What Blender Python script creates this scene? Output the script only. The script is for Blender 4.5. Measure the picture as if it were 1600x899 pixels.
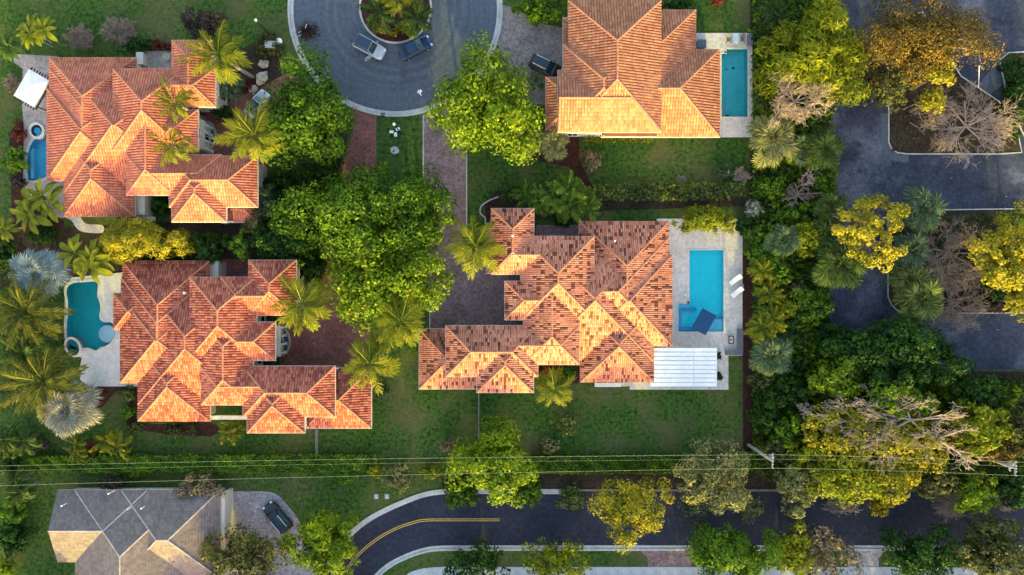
import bpy, bmesh, math, random
import numpy as np
from mathutils import Vector, Matrix
from mathutils.geometry import tessellate_polygon

for o in list(bpy.data.objects):
    bpy.data.objects.remove(o)
SC = bpy.context.scene
COL = SC.collection
R = math.radians
rng = np.random.default_rng(7)

# ---------------------------------------------------------------- camera, sky, sun
CAM_H = 100.0          # drone height in metres
PPM = 11.0             # photo pixels per metre on the ground
cam = bpy.data.cameras.new('drone_camera')
cam.sensor_width = 36.0
cam.lens = 36.0 * CAM_H / (1600 / PPM)
cam.clip_start = 1.0
cam.clip_end = 3000.0
cam_ob = bpy.data.objects.new('drone_camera', cam)
cam_ob.location = (0, 0, CAM_H)
COL.objects.link(cam_ob)
SC.camera = cam_ob

SUN_EL, SUN_AZ = R(10.5), R(7.0)        # low evening sun, from the bottom edge and a little right
sun_dir = Vector((math.sin(SUN_AZ) * math.cos(SUN_EL), -math.cos(SUN_AZ) * math.cos(SUN_EL), math.sin(SUN_EL)))
world = bpy.data.worlds.new('World')
SC.world = world
world.use_nodes = True
wn = world.node_tree
sky = wn.nodes.new('ShaderNodeTexSky')
sky.sky_type = 'NISHITA'
sky.sun_disc = False
sky.sun_elevation = SUN_EL
sky.sun_rotation = math.atan2(sun_dir.x, sun_dir.y)
sky.altitude = 50
sky.air_density = 1.0
sky.dust_density = 2.4
sky.ozone_density = 0.3
bg = wn.nodes['Background']
bg.inputs['Strength'].default_value = 0.15
wn.links.new(sky.outputs['Color'], bg.inputs['Color'])
sun = bpy.data.lights.new('sun', 'SUN')
sun.energy = 2.0
sun.angle = R(0.5)
sun.color = (0.80, 0.67, 0.04)
sun_ob = bpy.data.objects.new('sun', sun)
sun_ob.rotation_euler = sun_dir.to_track_quat('Z', 'Y').to_euler()
sun_ob.location = (0, -60, 80)
COL.objects.link(sun_ob)
SC.view_settings.view_transform = 'Standard'
SC.view_settings.look = 'None'
SC.view_settings.gamma = 1.0
SC.view_settings.exposure = 2.42
SC.cycles.max_bounces = 5
SC.cycles.diffuse_bounces = 3
SC.cycles.glossy_bounces = 2
SC.cycles.transmission_bounces = 3
SC.cycles.transparent_max_bounces = 6

# ---------------------------------------------------------------- helpers
def P(px, py, z=0.0):
    """a point of the photo that lies at height z -> metres east / north"""
    k = (CAM_H - z) / CAM_H / PPM
    return ((px - 800.0) * k, (449.5 - py) * k)

def tag(o, label=None, cat=None, group=None, kind=None):
    if label: o['label'] = label
    if cat: o['category'] = cat
    if group: o['group'] = group
    if kind: o['kind'] = kind
    return o

def np_mesh(name, V, F, mats=None, midx=None, smooth=False):
    """V (n,3); F (m,k) array, or list of such arrays"""
    me = bpy.data.meshes.new(name)
    V = np.asarray(V, dtype=np.float32).reshape(-1, 3)
    if isinstance(F, np.ndarray): F = [F]
    F = [np.asarray(f, dtype=np.int32) for f in F if len(f)]
    me.vertices.add(len(V)); me.vertices.foreach_set('co', V.ravel())
    nl = sum(f.size for f in F); nf = sum(len(f) for f in F)
    me.loops.add(nl); me.polygons.add(nf)
    me.loops.foreach_set('vertex_index', np.concatenate([f.ravel() for f in F]) if F else np.zeros(0, np.int32))
    tot = np.concatenate([np.full(len(f), f.shape[1], np.int32) for f in F]) if F else np.zeros(0, np.int32)
    st = np.zeros(nf, np.int32)
    if nf: st[1:] = np.cumsum(tot)[:-1]
    me.polygons.foreach_set('loop_start', st)
    me.polygons.foreach_set('loop_total', tot)
    if midx is not None: me.polygons.foreach_set('material_index', np.asarray(midx, np.int32))
    if smooth: me.polygons.foreach_set('use_smooth', np.ones(nf, bool))
    me.update(calc_edges=True)
    for m in (mats or []): me.materials.append(m)
    return me

def link(name, me, parent=None, loc=(0, 0, 0), rot=(0, 0, 0), scale=(1, 1, 1)):
    o = bpy.data.objects.new(name, me)
    COL.objects.link(o)
    o.location = loc; o.rotation_euler = rot; o.scale = scale
    if parent is not None: o.parent = parent
    return o

def empty(name, loc, rz=0.0):
    o = bpy.data.objects.new(name, None)
    o.empty_display_size = 0.3
    COL.objects.link(o)
    o.location = loc; o.rotation_euler = (0, 0, rz)
    return o

class MB:
    """collects boxes, tubes, polygons; build() links ONE mesh object"""
    def __init__(s): s.v = []; s.f = []
    def add(s, verts, faces):
        b = len(s.v); s.v += [tuple(v) for v in verts]; s.f += [tuple(b + i for i in f) for f in faces]; return s
    def box(s, x0, y0, z0, x1, y1, z1, M=None):
        vs = [(x0, y0, z0), (x1, y0, z0), (x1, y1, z0), (x0, y1, z0), (x0, y0, z1), (x1, y0, z1), (x1, y1, z1), (x0, y1, z1)]
        if M is not None: vs = [M @ Vector(v) for v in vs]
        return s.add(vs, [(3, 2, 1, 0), (4, 5, 6, 7), (0, 1, 5, 4), (1, 2, 6, 5), (2, 3, 7, 6), (3, 0, 4, 7)])
    def tube(s, pts, rad, n=6, cap=True):
        pts = [Vector(p) for p in pts]
        if not hasattr(rad, '__len__'): rad = [rad] * len(pts)
        vs = []; fs = []
        for i, p in enumerate(pts):
            d = (pts[min(i + 1, len(pts) - 1)] - pts[max(i - 1, 0)]).normalized()
            a = d.orthogonal().normalized() if abs(d.z) > .9 else d.cross(Vector((0, 0, 1))).normalized()
            b = d.cross(a)
            for k in range(n):
                t = 2 * math.pi * k / n
                vs.append(p + (a * math.cos(t) + b * math.sin(t)) * rad[i])
        for i in range(len(pts) - 1):
            for k in range(n):
                fs.append((i * n + k, i * n + (k + 1) % n, (i + 1) * n + (k + 1) % n, (i + 1) * n + k))
        if cap:
            fs.append(tuple(range(n))[::-1]); fs.append(tuple(range((len(pts) - 1) * n, len(pts) * n)))
        return s.add(vs, fs)
    def prism(s, poly, z0, z1):
        n = len(poly)
        vs = [(x, y, z0) for x, y in poly] + [(x, y, z1) for x, y in poly]
        tri = tessellate_polygon([[Vector((x, y, 0)) for x, y in poly]])
        fs = []
        for a, b, c in tri:
            A, B, C = poly[a], poly[b], poly[c]
            if (B[0] - A[0]) * (C[1] - A[1]) - (B[1] - A[1]) * (C[0] - A[0]) < 0: b, c = c, b
            fs.append((a + n, b + n, c + n)); fs.append((c, b, a))
        ar = sum(poly[i][0] * poly[(i + 1) % n][1] - poly[(i + 1) % n][0] * poly[i][1] for i in range(n))
        for i in range(n):
            j = (i + 1) % n
            q = (i, j, j + n, i + n)
            fs.append(q if ar > 0 else q[::-1])
        return s.add(vs, fs)
    def mesh(s, name, mats, smooth=False):
        me = bpy.data.meshes.new(name)
        me.from_pydata(s.v, [], s.f)
        for m in (mats if isinstance(mats, (list, tuple)) else [mats]): me.materials.append(m)
        if smooth:
            for p in me.polygons: p.use_smooth = True
        return me
    def build(s, name, mat, parent=None, off=(0, 0, 0), smooth=False, bevel=0.0):
        if off != (0, 0, 0): s.v = [(x - off[0], y - off[1], z - off[2]) for x, y, z in s.v]
        o = link(name, s.mesh(name, mat, smooth), parent)
        if bevel:
            b = o.modifiers.new('edge', 'BEVEL'); b.width = bevel; b.segments = 2; b.limit_method = 'ANGLE'
        return o

def sheet_geo(poly, z, holes=()):
    loops = [list(poly)] + [list(h) for h in holes]
    flat = [p for l in loops for p in l]
    tri = tessellate_polygon([[Vector((x, y, 0)) for x, y in l] for l in loops])
    fs = []
    for a, b, c in tri:
        A, B, C = flat[a], flat[b], flat[c]
        cr = (B[0] - A[0]) * (C[1] - A[1]) - (B[1] - A[1]) * (C[0] - A[0])
        if abs(cr) < 1e-9: continue
        fs.append((a, b, c) if cr > 0 else (a, c, b))
    return [(x, y, z) for x, y in flat], fs

def px_poly(pts, z=0.0): return [P(x, y, z) for x, y in pts]

def smooth_line(pts, n=6):
    """Catmull-Rom through the points"""
    p = [np.array(q, float) for q in pts]
    out = []
    for i in range(len(p) - 1):
        a = p[max(i - 1, 0)]; b = p[i]; c = p[i + 1]; d = p[min(i + 2, len(p) - 1)]
        for k in range(n):
            t = k / n
            out.append(tuple(.5 * ((2 * b) + (c - a) * t + (2 * a - 5 * b + 4 * c - d) * t * t + (-a + 3 * b - 3 * c + d) * t ** 3)))
    out.append(tuple(p[-1]))
    return out

def offset_line(pts, d):
    out = []
    for i, p in enumerate(pts):
        a = pts[max(i - 1, 0)]; b = pts[min(i + 1, len(pts) - 1)]
        t = Vector((b[0] - a[0], b[1] - a[1])).normalized()
        out.append((p[0] - t.y * d, p[1] + t.x * d))
    return out

def ribbon(mb, line, d0, d1, z0, z1=None):
    """strip beside a line, from offset d0 to d1; with z1 a solid kerb from z0 to z1"""
    A = offset_line(line, d0); B = offset_line(line, d1); n = len(line)
    if z1 is None:
        vs = [(x, y, z0) for x, y in A] + [(x, y, z0) for x, y in B]
        fs = [((i, i + 1, n + i + 1, n + i) if d1 > d0 else (n + i, n + i + 1, i + 1, i)) for i in range(n - 1)]
        return mb.add(vs, fs)
    vs = [(x, y, z1) for x, y in A] + [(x, y, z1) for x, y in B] + [(x, y, z0) for x, y in A] + [(x, y, z0) for x, y in B]
    fs = []
    for i in range(n - 1):
        fs += [(i, i + 1, n + i + 1, n + i), (2 * n + i, 2 * n + i + 1, i + 1, i), (n + i, n + i + 1, 3 * n + i + 1, 3 * n + i)]
    return mb.add(vs, fs)

# ---------------------------------------------------------------- materials
def new_mat(name):
    m = bpy.data.materials.new(name); m.use_nodes = True
    return m, m.node_tree, m.node_tree.nodes['Principled BSDF']

def ramp_node(nt, stops, interp='LINEAR'):
    r = nt.nodes.new('ShaderNodeValToRGB'); r.color_ramp.interpolation = interp
    el = r.color_ramp.elements
    while len(el) < len(stops): el.new(0.5)
    for e, (p, c) in zip(el, stops): e.position = p; e.color = (*c, 1)
    return r

def noise_node(nt, scale, detail=4.0, rough=.55, coord='Object', stretch=None):
    tc = nt.nodes.new('ShaderNodeTexCoord')
    n = nt.nodes.new('ShaderNodeTexNoise')
    n.inputs['Scale'].default_value = scale; n.inputs['Detail'].default_value = detail; n.inputs['Roughness'].default_value = rough
    src = tc.outputs[coord]
    if stretch:
        mp = nt.nodes.new('ShaderNodeMapping'); mp.inputs['Scale'].default_value = stretch
        nt.links.new(src, mp.inputs['Vector']); src = mp.outputs['Vector']
    nt.links.new(src, n.inputs['Vector'])
    return n

def mix_rgb(nt, a, b, fac, mode='MIX'):
    m = nt.nodes.new('ShaderNodeMix'); m.data_type = 'RGBA'; m.blend_type = mode
    for sock, v in ((m.inputs[0], fac), (m.inputs[6], a), (m.inputs[7], b)):
        if isinstance(v, (int, float)): sock.default_value = v
        elif isinstance(v, tuple): sock.default_value = (*v, 1)
        else: nt.links.new(v, sock)
    return m.outputs[2]

def bump(nt, bs, height, strength, dist=0.05):
    b = nt.nodes.new('ShaderNodeBump'); b.inputs['Strength'].default_value = strength; b.inputs['Distance'].default_value = dist
    nt.links.new(height, b.inputs['Height']); nt.links.new(b.outputs['Normal'], bs.inputs['Normal'])

def mat_plain(name, col, rough=.7, var=.18, scale=2.0, fine=0.0, metal=0.0, spec=.3, bumpy=0.0, coat=0.0):
    m, nt, bs = new_mat(name)
    n = noise_node(nt, scale, 5)
    lo = tuple(c * (1 - var) for c in col); hi = tuple(min(1, c * (1 + var)) for c in col)
    c = ramp_node(nt, [(.3, lo), (.7, hi)]); nt.links.new(n.outputs['Fac'], c.inputs['Fac'])
    out = c.outputs['Color']
    if fine:
        n2 = noise_node(nt, scale * 14, 3, .7)
        r2 = ramp_node(nt, [(.25, (1 - fine,) * 3), (.75, (1 + fine,) * 3)]); nt.links.new(n2.outputs['Fac'], r2.inputs['Fac'])
        out = mix_rgb(nt, out, r2.outputs['Color'], 1.0, 'MULTIPLY')
        if bumpy: bump(nt, bs, n2.outputs['Fac'], bumpy)
    nt.links.new(out, bs.inputs['Base Color'])
    bs.inputs['Roughness'].default_value = rough; bs.inputs['Metallic'].default_value = metal
    bs.inputs['Specular IOR Level'].default_value = spec
    if coat: bs.inputs['Coat Weight'].default_value = coat
    return m

def mat_patchy(name, stops, scale, fine_scale, fine=.35, rough=.95, detail=6, bumpy=.4, stretch=None, stain=None):
    """large patches between the ramp colours times a fine grain; stain = (colour, scale, lo, hi)"""
    m, nt, bs = new_mat(name)
    n = noise_node(nt, scale, detail, .6, stretch=stretch)
    c = ramp_node(nt, stops); nt.links.new(n.outputs['Fac'], c.inputs['Fac'])
    n2 = noise_node(nt, fine_scale, 5, .8)
    r2 = ramp_node(nt, [(.36, (1 - fine,) * 3), (.64, (1 + fine,) * 3)]); nt.links.new(n2.outputs['Fac'], r2.inputs['Fac'])
    out = mix_rgb(nt, c.outputs['Color'], r2.outputs['Color'], 1.0, 'MULTIPLY')
    if stain:
        n3 = noise_node(nt, stain[1], 5, .65)
        r3 = ramp_node(nt, [(stain[2], (0, 0, 0)), (stain[3], (1, 1, 1))]); nt.links.new(n3.outputs['Fac'], r3.inputs['Fac'])
        out = mix_rgb(nt, out, stain[0], r3.outputs['Color'])
    nt.links.new(out, bs.inputs['Base Color'])
    bs.inputs['Roughness'].default_value = rough; bs.inputs['Specular IOR Level'].default_value = .15
    if bumpy: bump(nt, bs, n2.outputs['Fac'], bumpy)
    return m

def mat_island(name, stops, rough=.8, dirt=.25, dirt_scale=.35, fine_scale=5, interp='LINEAR', spec=.25, stretch=None):
    """each loose piece of the mesh takes its own colour from the ramp"""
    m, nt, bs = new_mat(name)
    g = nt.nodes.new('ShaderNodeNewGeometry')
    c = ramp_node(nt, stops, interp); oi = nt.nodes.new('ShaderNodeObjectInfo')
    ad = nt.nodes.new('ShaderNodeMath'); ad.operation = 'ADD'; nt.links.new(g.outputs['Random Per Island'], ad.inputs[0]); nt.links.new(oi.outputs['Random'], ad.inputs[1])
    fr = nt.nodes.new('ShaderNodeMath'); fr.operation = 'FRACT'; nt.links.new(ad.outputs[0], fr.inputs[0]); nt.links.new(fr.outputs[0], c.inputs['Fac'])
    n = noise_node(nt, dirt_scale, 5, .65, stretch=stretch)
    r2 = ramp_node(nt, [(.3, (1 - dirt,) * 3), (.7, (1 + dirt * .6,) * 3)]); nt.links.new(n.outputs['Fac'], r2.inputs['Fac'])
    out = mix_rgb(nt, c.outputs['Color'], r2.outputs['Color'], 1.0, 'MULTIPLY')
    nt.links.new(out, bs.inputs['Base Color'])
    bs.inputs['Roughness'].default_value = rough; bs.inputs['Specular IOR Level'].default_value = spec
    return m

def mat_leaf(name, dark, mid, light, trans=.3, rough=.55):
    m, nt, bs = new_mat(name)
    g = nt.nodes.new('ShaderNodeNewGeometry')
    c = ramp_node(nt, [(0, dark), (.5, mid), (1, light)]); nt.links.new(g.outputs['Random Per Island'], c.inputs['Fac'])
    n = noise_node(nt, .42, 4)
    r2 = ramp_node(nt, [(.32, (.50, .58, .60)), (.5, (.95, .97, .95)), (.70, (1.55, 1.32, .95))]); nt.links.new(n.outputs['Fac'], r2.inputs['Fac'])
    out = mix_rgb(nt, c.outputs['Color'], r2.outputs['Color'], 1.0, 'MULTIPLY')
    nt.links.new(out, bs.inputs['Base Color'])
    bs.inputs['Roughness'].default_value = rough; bs.inputs['Specular IOR Level'].default_value = .12
    tr = nt.nodes.new('ShaderNodeBsdfTranslucent'); nt.links.new(out, tr.inputs['Color'])
    mx = nt.nodes.new('ShaderNodeMixShader'); mx.inputs[0].default_value = trans
    nt.links.new(bs.outputs[0], mx.inputs[1]); nt.links.new(tr.outputs[0], mx.inputs[2])
    nt.links.new(mx.outputs[0], nt.nodes['Material Output'].inputs['Surface'])
    return m

def mat_brick(name, c1, c2, mortar, scale=1.0, bw=.22, rh=.11, var=.35):
    m, nt, bs = new_mat(name)
    tc = nt.nodes.new('ShaderNodeTexCoord')
    b = nt.nodes.new('ShaderNodeTexBrick')
    b.inputs['Color1'].default_value = (*c1, 1); b.inputs['Color2'].default_value = (*c2, 1); b.inputs['Mortar'].default_value = (*mortar, 1)
    b.inputs['Scale'].default_value = scale; b.inputs['Brick Width'].default_value = bw; b.inputs['Row Height'].default_value = rh
    b.inputs['Mortar Size'].default_value = .008
    nt.links.new(tc.outputs['Object'], b.inputs['Vector'])
    n = noise_node(nt, .35, 6, .65)
    r2 = ramp_node(nt, [(.3, (1 - var,) * 3), (.7, (1 + var,) * 3)]); nt.links.new(n.outputs['Fac'], r2.inputs['Fac'])
    n3 = noise_node(nt, 2.2, 5, .8)
    r3 = ramp_node(nt, [(.38, (.62,) * 3), (.62, (1.38,) * 3)]); nt.links.new(n3.outputs['Fac'], r3.inputs['Fac'])
    out = mix_rgb(nt, b.outputs['Color'], r2.outputs['Color'], 1.0, 'MULTIPLY')
    out = mix_rgb(nt, out, r3.outputs['Color'], 1.0, 'MULTIPLY')
    nt.links.new(out, bs.inputs['Base Color'])
    bs.inputs['Roughness'].default_value = .85; bs.inputs['Specular IOR Level'].default_value = .2
    return m

def mat_water(name, tint, rough=.03):
    m, nt, bs = new_mat(name)
    t = nt.nodes.new('ShaderNodeBsdfTransparent'); t.inputs['Color'].default_value = (*tint, 1)
    g = nt.nodes.new('ShaderNodeBsdfGlossy'); g.inputs['Roughness'].default_value = rough
    f = nt.nodes.new('ShaderNodeFresnel'); f.inputs['IOR'].default_value = 1.33
    mx = nt.nodes.new('ShaderNodeMixShader')
    n = noise_node(nt, 1.6, 3)
    b = nt.nodes.new('ShaderNodeBump'); b.inputs['Strength'].default_value = .15; b.inputs['Distance'].default_value = .05
    nt.links.new(n.outputs['Fac'], b.inputs['Height']); nt.links.new(b.outputs['Normal'], g.inputs['Normal']); nt.links.new(b.outputs['Normal'], f.inputs['Normal'])
    nt.links.new(f.outputs[0], mx.inputs[0]); nt.links.new(t.outputs[0], mx.inputs[1]); nt.links.new(g.outputs[0], mx.inputs[2])
    nt.links.new(mx.outputs[0], nt.nodes['Material Output'].inputs['Surface'])
    return m

M = {}
M['grass'] = mat_patchy('lawn_grass', [(.25, (.018, .052, .008)), (.5, (.042, .086, .013)), (.72, (.080, .108, .026))], .09, 1.9, .75, bumpy=.5,
                        stain=((.105, .092, .038), .17, .47, .72))
M['soil'] = mat_patchy('leaf_litter', [(.3, (.024, .018, .013)), (.55, (.045, .032, .022)), (.75, (.045, .046, .022))], .3, 2.2, .6)
M['mulch'] = mat_patchy('red_mulch', [(.3, (.030, .012, .011)), (.7, (.062, .024, .019))], .6, 2.2, .5)
def mat_worn_circle(name, cx, cy):
    """asphalt with faint circular wear from turning cars, plus patches and oil spots"""
    m, nt, bs = new_mat(name)
    tc = nt.nodes.new('ShaderNodeTexCoord')
    sub = nt.nodes.new('ShaderNodeVectorMath'); sub.operation = 'SUBTRACT'; sub.inputs[1].default_value = (cx, cy, 0); nt.links.new(tc.outputs['Object'], sub.inputs[0])
    ln = nt.nodes.new('ShaderNodeVectorMath'); ln.operation = 'LENGTH'; nt.links.new(sub.outputs[0], ln.inputs[0])
    n0 = noise_node(nt, .15, 4); mu = nt.nodes.new('ShaderNodeMath'); mu.operation = 'MULTIPLY_ADD'; mu.inputs[1].default_value = 1.2; nt.links.new(n0.outputs['Fac'], mu.inputs[0]); nt.links.new(ln.outputs['Value'], mu.inputs[2])
    n1 = nt.nodes.new('ShaderNodeTexNoise'); n1.noise_dimensions = '1D'; n1.inputs['Scale'].default_value = 1.5; n1.inputs['Detail'].default_value = 4; nt.links.new(mu.outputs[0], n1.inputs['W'])
    c = ramp_node(nt, [(.2, (.072, .084, .106)), (.8, (.104, .118, .144))]); nt.links.new(n1.outputs['Fac'], c.inputs['Fac'])
    n2 = noise_node(nt, 1.9, 5, .8); r2 = ramp_node(nt, [(.28, (.66,) * 3), (.72, (1.34,) * 3)]); nt.links.new(n2.outputs['Fac'], r2.inputs['Fac'])
    out = mix_rgb(nt, c.outputs['Color'], r2.outputs['Color'], 1.0, 'MULTIPLY')
    n3 = noise_node(nt, .28, 5, .65); r3 = ramp_node(nt, [(.56, (0, 0, 0)), (.75, (1, 1, 1))]); nt.links.new(n3.outputs['Fac'], r3.inputs['Fac'])
    out = mix_rgb(nt, out, (.05, .06, .082), r3.outputs['Color'])
    nt.links.new(out, bs.inputs['Base Color']); bs.inputs['Roughness'].default_value = .85; bs.inputs['Specular IOR Level'].default_value = .15
    return m
M['asphalt'] = mat_worn_circle('cul_de_sac_asphalt', *P(617.5, 15.0))
M['asphalt_new'] = mat_patchy('dark_road_asphalt', [(.3, (.019, .022, .036)), (.7, (.033, .037, .054))], .2, 1.9, .38, rough=.8,
                              stain=((.06, .065, .08), .25, .62, .8))
M['asphalt_lot'] = mat_patchy('stained_lot_asphalt', [(.25, (.022, .026, .040)), (.5, (.046, .053, .078)), (.68, (.135, .145, .18))], .11, 1.9, .38, rough=.85,
                              stain=((.014, .017, .028), .2, .54, .68))
M['concrete'] = mat_patchy('kerb_concrete', [(.3, (.34, .33, .31)), (.7, (.50, .49, .46))], .5, 2.5, .2, rough=.9, bumpy=.2)
M['sidewalk'] = mat_patchy('pavement_concrete', [(.3, (.36, .37, .38)), (.7, (.50, .51, .52))], .4, 2.5, .2, rough=.9, bumpy=.2)
M['deck'] = mat_patchy('pool_deck_stone', [(.3, (.46, .42, .38)), (.7, (.60, .555, .51))], .5, 2.2, .2, rough=.85, bumpy=.15)
M['deck_white'] = mat_patchy('pale_pool_deck', [(.3, (.50, .47, .46)), (.7, (.62, .60, .58))], .5, 2.2, .14, rough=.85, bumpy=.15)
M['deck_pink'] = mat_patchy('pinkish_deck_paving', [(.3, (.30, .24, .22)), (.7, (.46, .39, .36))], .5, 2.2, .3, rough=.85, bumpy=.15)
M['paver_pink'] = mat_brick('pink_grey_pavers', (.21, .135, .135), (.29, .195, .19), (.12, .09, .09))
M['paver_red'] = mat_brick('red_pavers', (.20, .075, .06), (.27, .105, .085), (.09, .05, .04))
M['paver_grey'] = mat_brick('grey_brown_pavers', (.20, .165, .155), (.27, .225, .21), (.11, .095, .09))
M['paver_mauve'] = mat_brick('mauve_driveway', (.29, .245, .25), (.36, .31, .31), (.22, .19, .19), bw=.5, rh=.25, var=.2)
M['yellow_paint'] = mat_plain('yellow_road_paint', (.50, .31, .06), .7, .2, 4, .15)
M['cream'] = mat_plain('cream_stucco', (.56, .50, .40), .9, .1, 1.2, .08)
M['white_trim'] = mat_plain('pale_fascia', (.58, .52, .45), .7, .08, 2)
M['white'] = mat_plain('white_paint', (.80, .80, .78), .6, .04, 2)
M['canvas'] = mat_plain('white_canvas', (.62, .63, .63), .8, .06, 2)
M['white_panel'] = mat_patchy('white_roof_panel', [(.3, (.56, .59, .62)), (.7, (.70, .72, .74))], .5, 3, .06, rough=.45, bumpy=0)
M['dark_metal'] = mat_plain('dark_metal', (.03, .03, .033), .45, .2, 4, metal=.5)
M['grey_metal'] = mat_plain('grey_metal', (.30, .31, .33), .5, .15, 3, metal=.3)
M['wood_grey'] = mat_plain('weathered_pole_wood', (.30, .29, .29), .85, .25, 3, .25)
M['bark'] = mat_plain('bark', (.11, .085, .065), .9, .3, 3, .35)
M['bark_pale'] = mat_plain('pale_bark', (.25, .185, .145), .9, .2, 3, .2)
M['bark_white'] = mat_plain('bleached_twigs', (.37, .275, .22), .9, .2, 3, .2)
M['bark_gold'] = mat_plain('golden_twigs', (.30, .18, .07), .9, .25, 3, .2)
M['palm_trunk'] = mat_plain('palm_trunk', (.24, .215, .19), .9, .25, 4, .3)
M['glass'] = mat_plain('window_glass', (.02, .028, .035), .08, .1, 1, spec=.6)
M['tint'] = mat_plain('tinted_car_glass', (.05, .09, .11), .05, .1, 1, spec=.8)  # even blue-grey tint for the car windows
M['rubber'] = mat_plain('tyre_rubber', (.02, .02, .02), .9, .1, 3)
M['blue_fabric'] = mat_plain('navy_canvas', (.003, .040, .115), .8, .1, 3, .1)
M['grey_seat'] = mat_plain('charcoal_slab', (.13, .13, .15), .7, .15, 3, .15)
M['red'] = mat_plain('red_plastic', (.45, .02, .02), .5, .1, 3)
M['stone'] = mat_plain('tan_boulder', (.40, .33, .25), .9, .25, 2, .25)
M['wire'] = mat_plain('pale_wire', (.20, .235, .16), .5, .1, 1)

# leaves
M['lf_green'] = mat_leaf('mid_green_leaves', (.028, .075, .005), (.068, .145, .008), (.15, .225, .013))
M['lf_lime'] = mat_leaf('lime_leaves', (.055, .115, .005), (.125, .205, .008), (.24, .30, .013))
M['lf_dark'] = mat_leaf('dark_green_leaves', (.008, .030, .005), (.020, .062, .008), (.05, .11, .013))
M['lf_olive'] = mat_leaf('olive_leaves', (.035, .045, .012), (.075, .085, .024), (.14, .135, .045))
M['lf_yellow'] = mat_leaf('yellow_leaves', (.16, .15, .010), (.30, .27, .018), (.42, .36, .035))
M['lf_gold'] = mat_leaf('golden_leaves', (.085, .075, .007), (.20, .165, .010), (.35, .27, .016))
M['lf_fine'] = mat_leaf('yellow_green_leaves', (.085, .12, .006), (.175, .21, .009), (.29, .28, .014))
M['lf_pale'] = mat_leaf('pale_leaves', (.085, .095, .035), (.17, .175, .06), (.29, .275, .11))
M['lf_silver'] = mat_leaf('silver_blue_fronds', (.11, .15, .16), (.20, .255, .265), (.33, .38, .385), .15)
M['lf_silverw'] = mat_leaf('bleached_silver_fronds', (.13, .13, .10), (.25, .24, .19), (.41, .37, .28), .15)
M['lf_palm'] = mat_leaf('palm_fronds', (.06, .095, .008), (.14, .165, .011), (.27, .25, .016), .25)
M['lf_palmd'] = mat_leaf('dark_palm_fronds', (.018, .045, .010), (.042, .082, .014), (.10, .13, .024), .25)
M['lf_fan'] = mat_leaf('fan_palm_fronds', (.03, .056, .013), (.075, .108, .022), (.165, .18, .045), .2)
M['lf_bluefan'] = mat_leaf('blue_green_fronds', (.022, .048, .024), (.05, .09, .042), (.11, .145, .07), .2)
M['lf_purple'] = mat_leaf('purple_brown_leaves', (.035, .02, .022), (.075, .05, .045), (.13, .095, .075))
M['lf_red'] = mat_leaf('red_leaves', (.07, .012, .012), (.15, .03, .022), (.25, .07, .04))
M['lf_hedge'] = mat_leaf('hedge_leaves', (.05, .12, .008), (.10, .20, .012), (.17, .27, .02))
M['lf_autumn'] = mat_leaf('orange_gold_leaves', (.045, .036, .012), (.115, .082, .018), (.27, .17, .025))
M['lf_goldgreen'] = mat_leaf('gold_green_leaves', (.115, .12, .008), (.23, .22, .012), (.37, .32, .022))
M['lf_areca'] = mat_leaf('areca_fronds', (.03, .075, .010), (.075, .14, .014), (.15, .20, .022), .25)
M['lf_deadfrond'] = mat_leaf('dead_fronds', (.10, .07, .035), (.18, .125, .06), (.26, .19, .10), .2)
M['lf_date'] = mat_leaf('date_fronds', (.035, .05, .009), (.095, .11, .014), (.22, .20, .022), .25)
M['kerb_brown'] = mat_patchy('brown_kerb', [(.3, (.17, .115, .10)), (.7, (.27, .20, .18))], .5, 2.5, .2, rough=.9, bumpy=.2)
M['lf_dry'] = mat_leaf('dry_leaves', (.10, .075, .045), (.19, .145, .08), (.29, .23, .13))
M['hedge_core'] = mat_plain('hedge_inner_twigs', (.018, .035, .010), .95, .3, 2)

# ================================================================ THE SETTING
def struct(name, mb_or_geo, mat, z=None):
    if isinstance(mb_or_geo, MB): o = mb_or_geo.build(name, mat)
    else:
        m = MB(); m.add(*mb_or_geo); o = m.build(name, mat)
    return tag(o, kind='structure')

POOL_MAIN = [(1077, 391), (1130.5, 391), (1130.5, 518.5), (1059.5, 518.5), (1059.5, 474.5), (1077, 474.5)]
POOL_UP = [(1135, 77), (1168, 77), (1168, 183), (1127, 183), (1127, 84), (1135, 84)]
POOL_ONE = [(44, 282), (42, 262), (43, 243), (47, 228), (53, 219), (60, 215), (70, 206), (76, 205), (76, 276), (64, 281), (54, 283)]
POOL_TWO = smooth_line([(106, 470), (104, 452), (112, 443), (130, 441), (150, 440), (154, 446), (153, 462), (158, 478), (156, 495),
                        (162, 503), (175, 504), (181, 515), (179, 528), (168, 540), (158, 543), (150, 548), (138, 544), (122, 544), (108, 536), (104, 515), (106, 490), (106, 470)], 4)[:-1]
pool_polys = [px_poly(p) for p in (POOL_MAIN, POOL_UP, POOL_ONE, POOL_TWO)]
GR = 330
struct('ground', sheet_geo([(-GR, -GR), (GR, -GR), (GR, GR), (-GR, GR)], 0.0, pool_polys), M['grass'])

def sheet(name, pts, mat, z, holes=(), smooth=0):
    if smooth: pts = smooth_line(list(pts) + [pts[0]], smooth)[:-1]
    return struct(name, sheet_geo(px_poly(pts), z, [px_poly(h) for h in holes]), mat)

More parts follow.
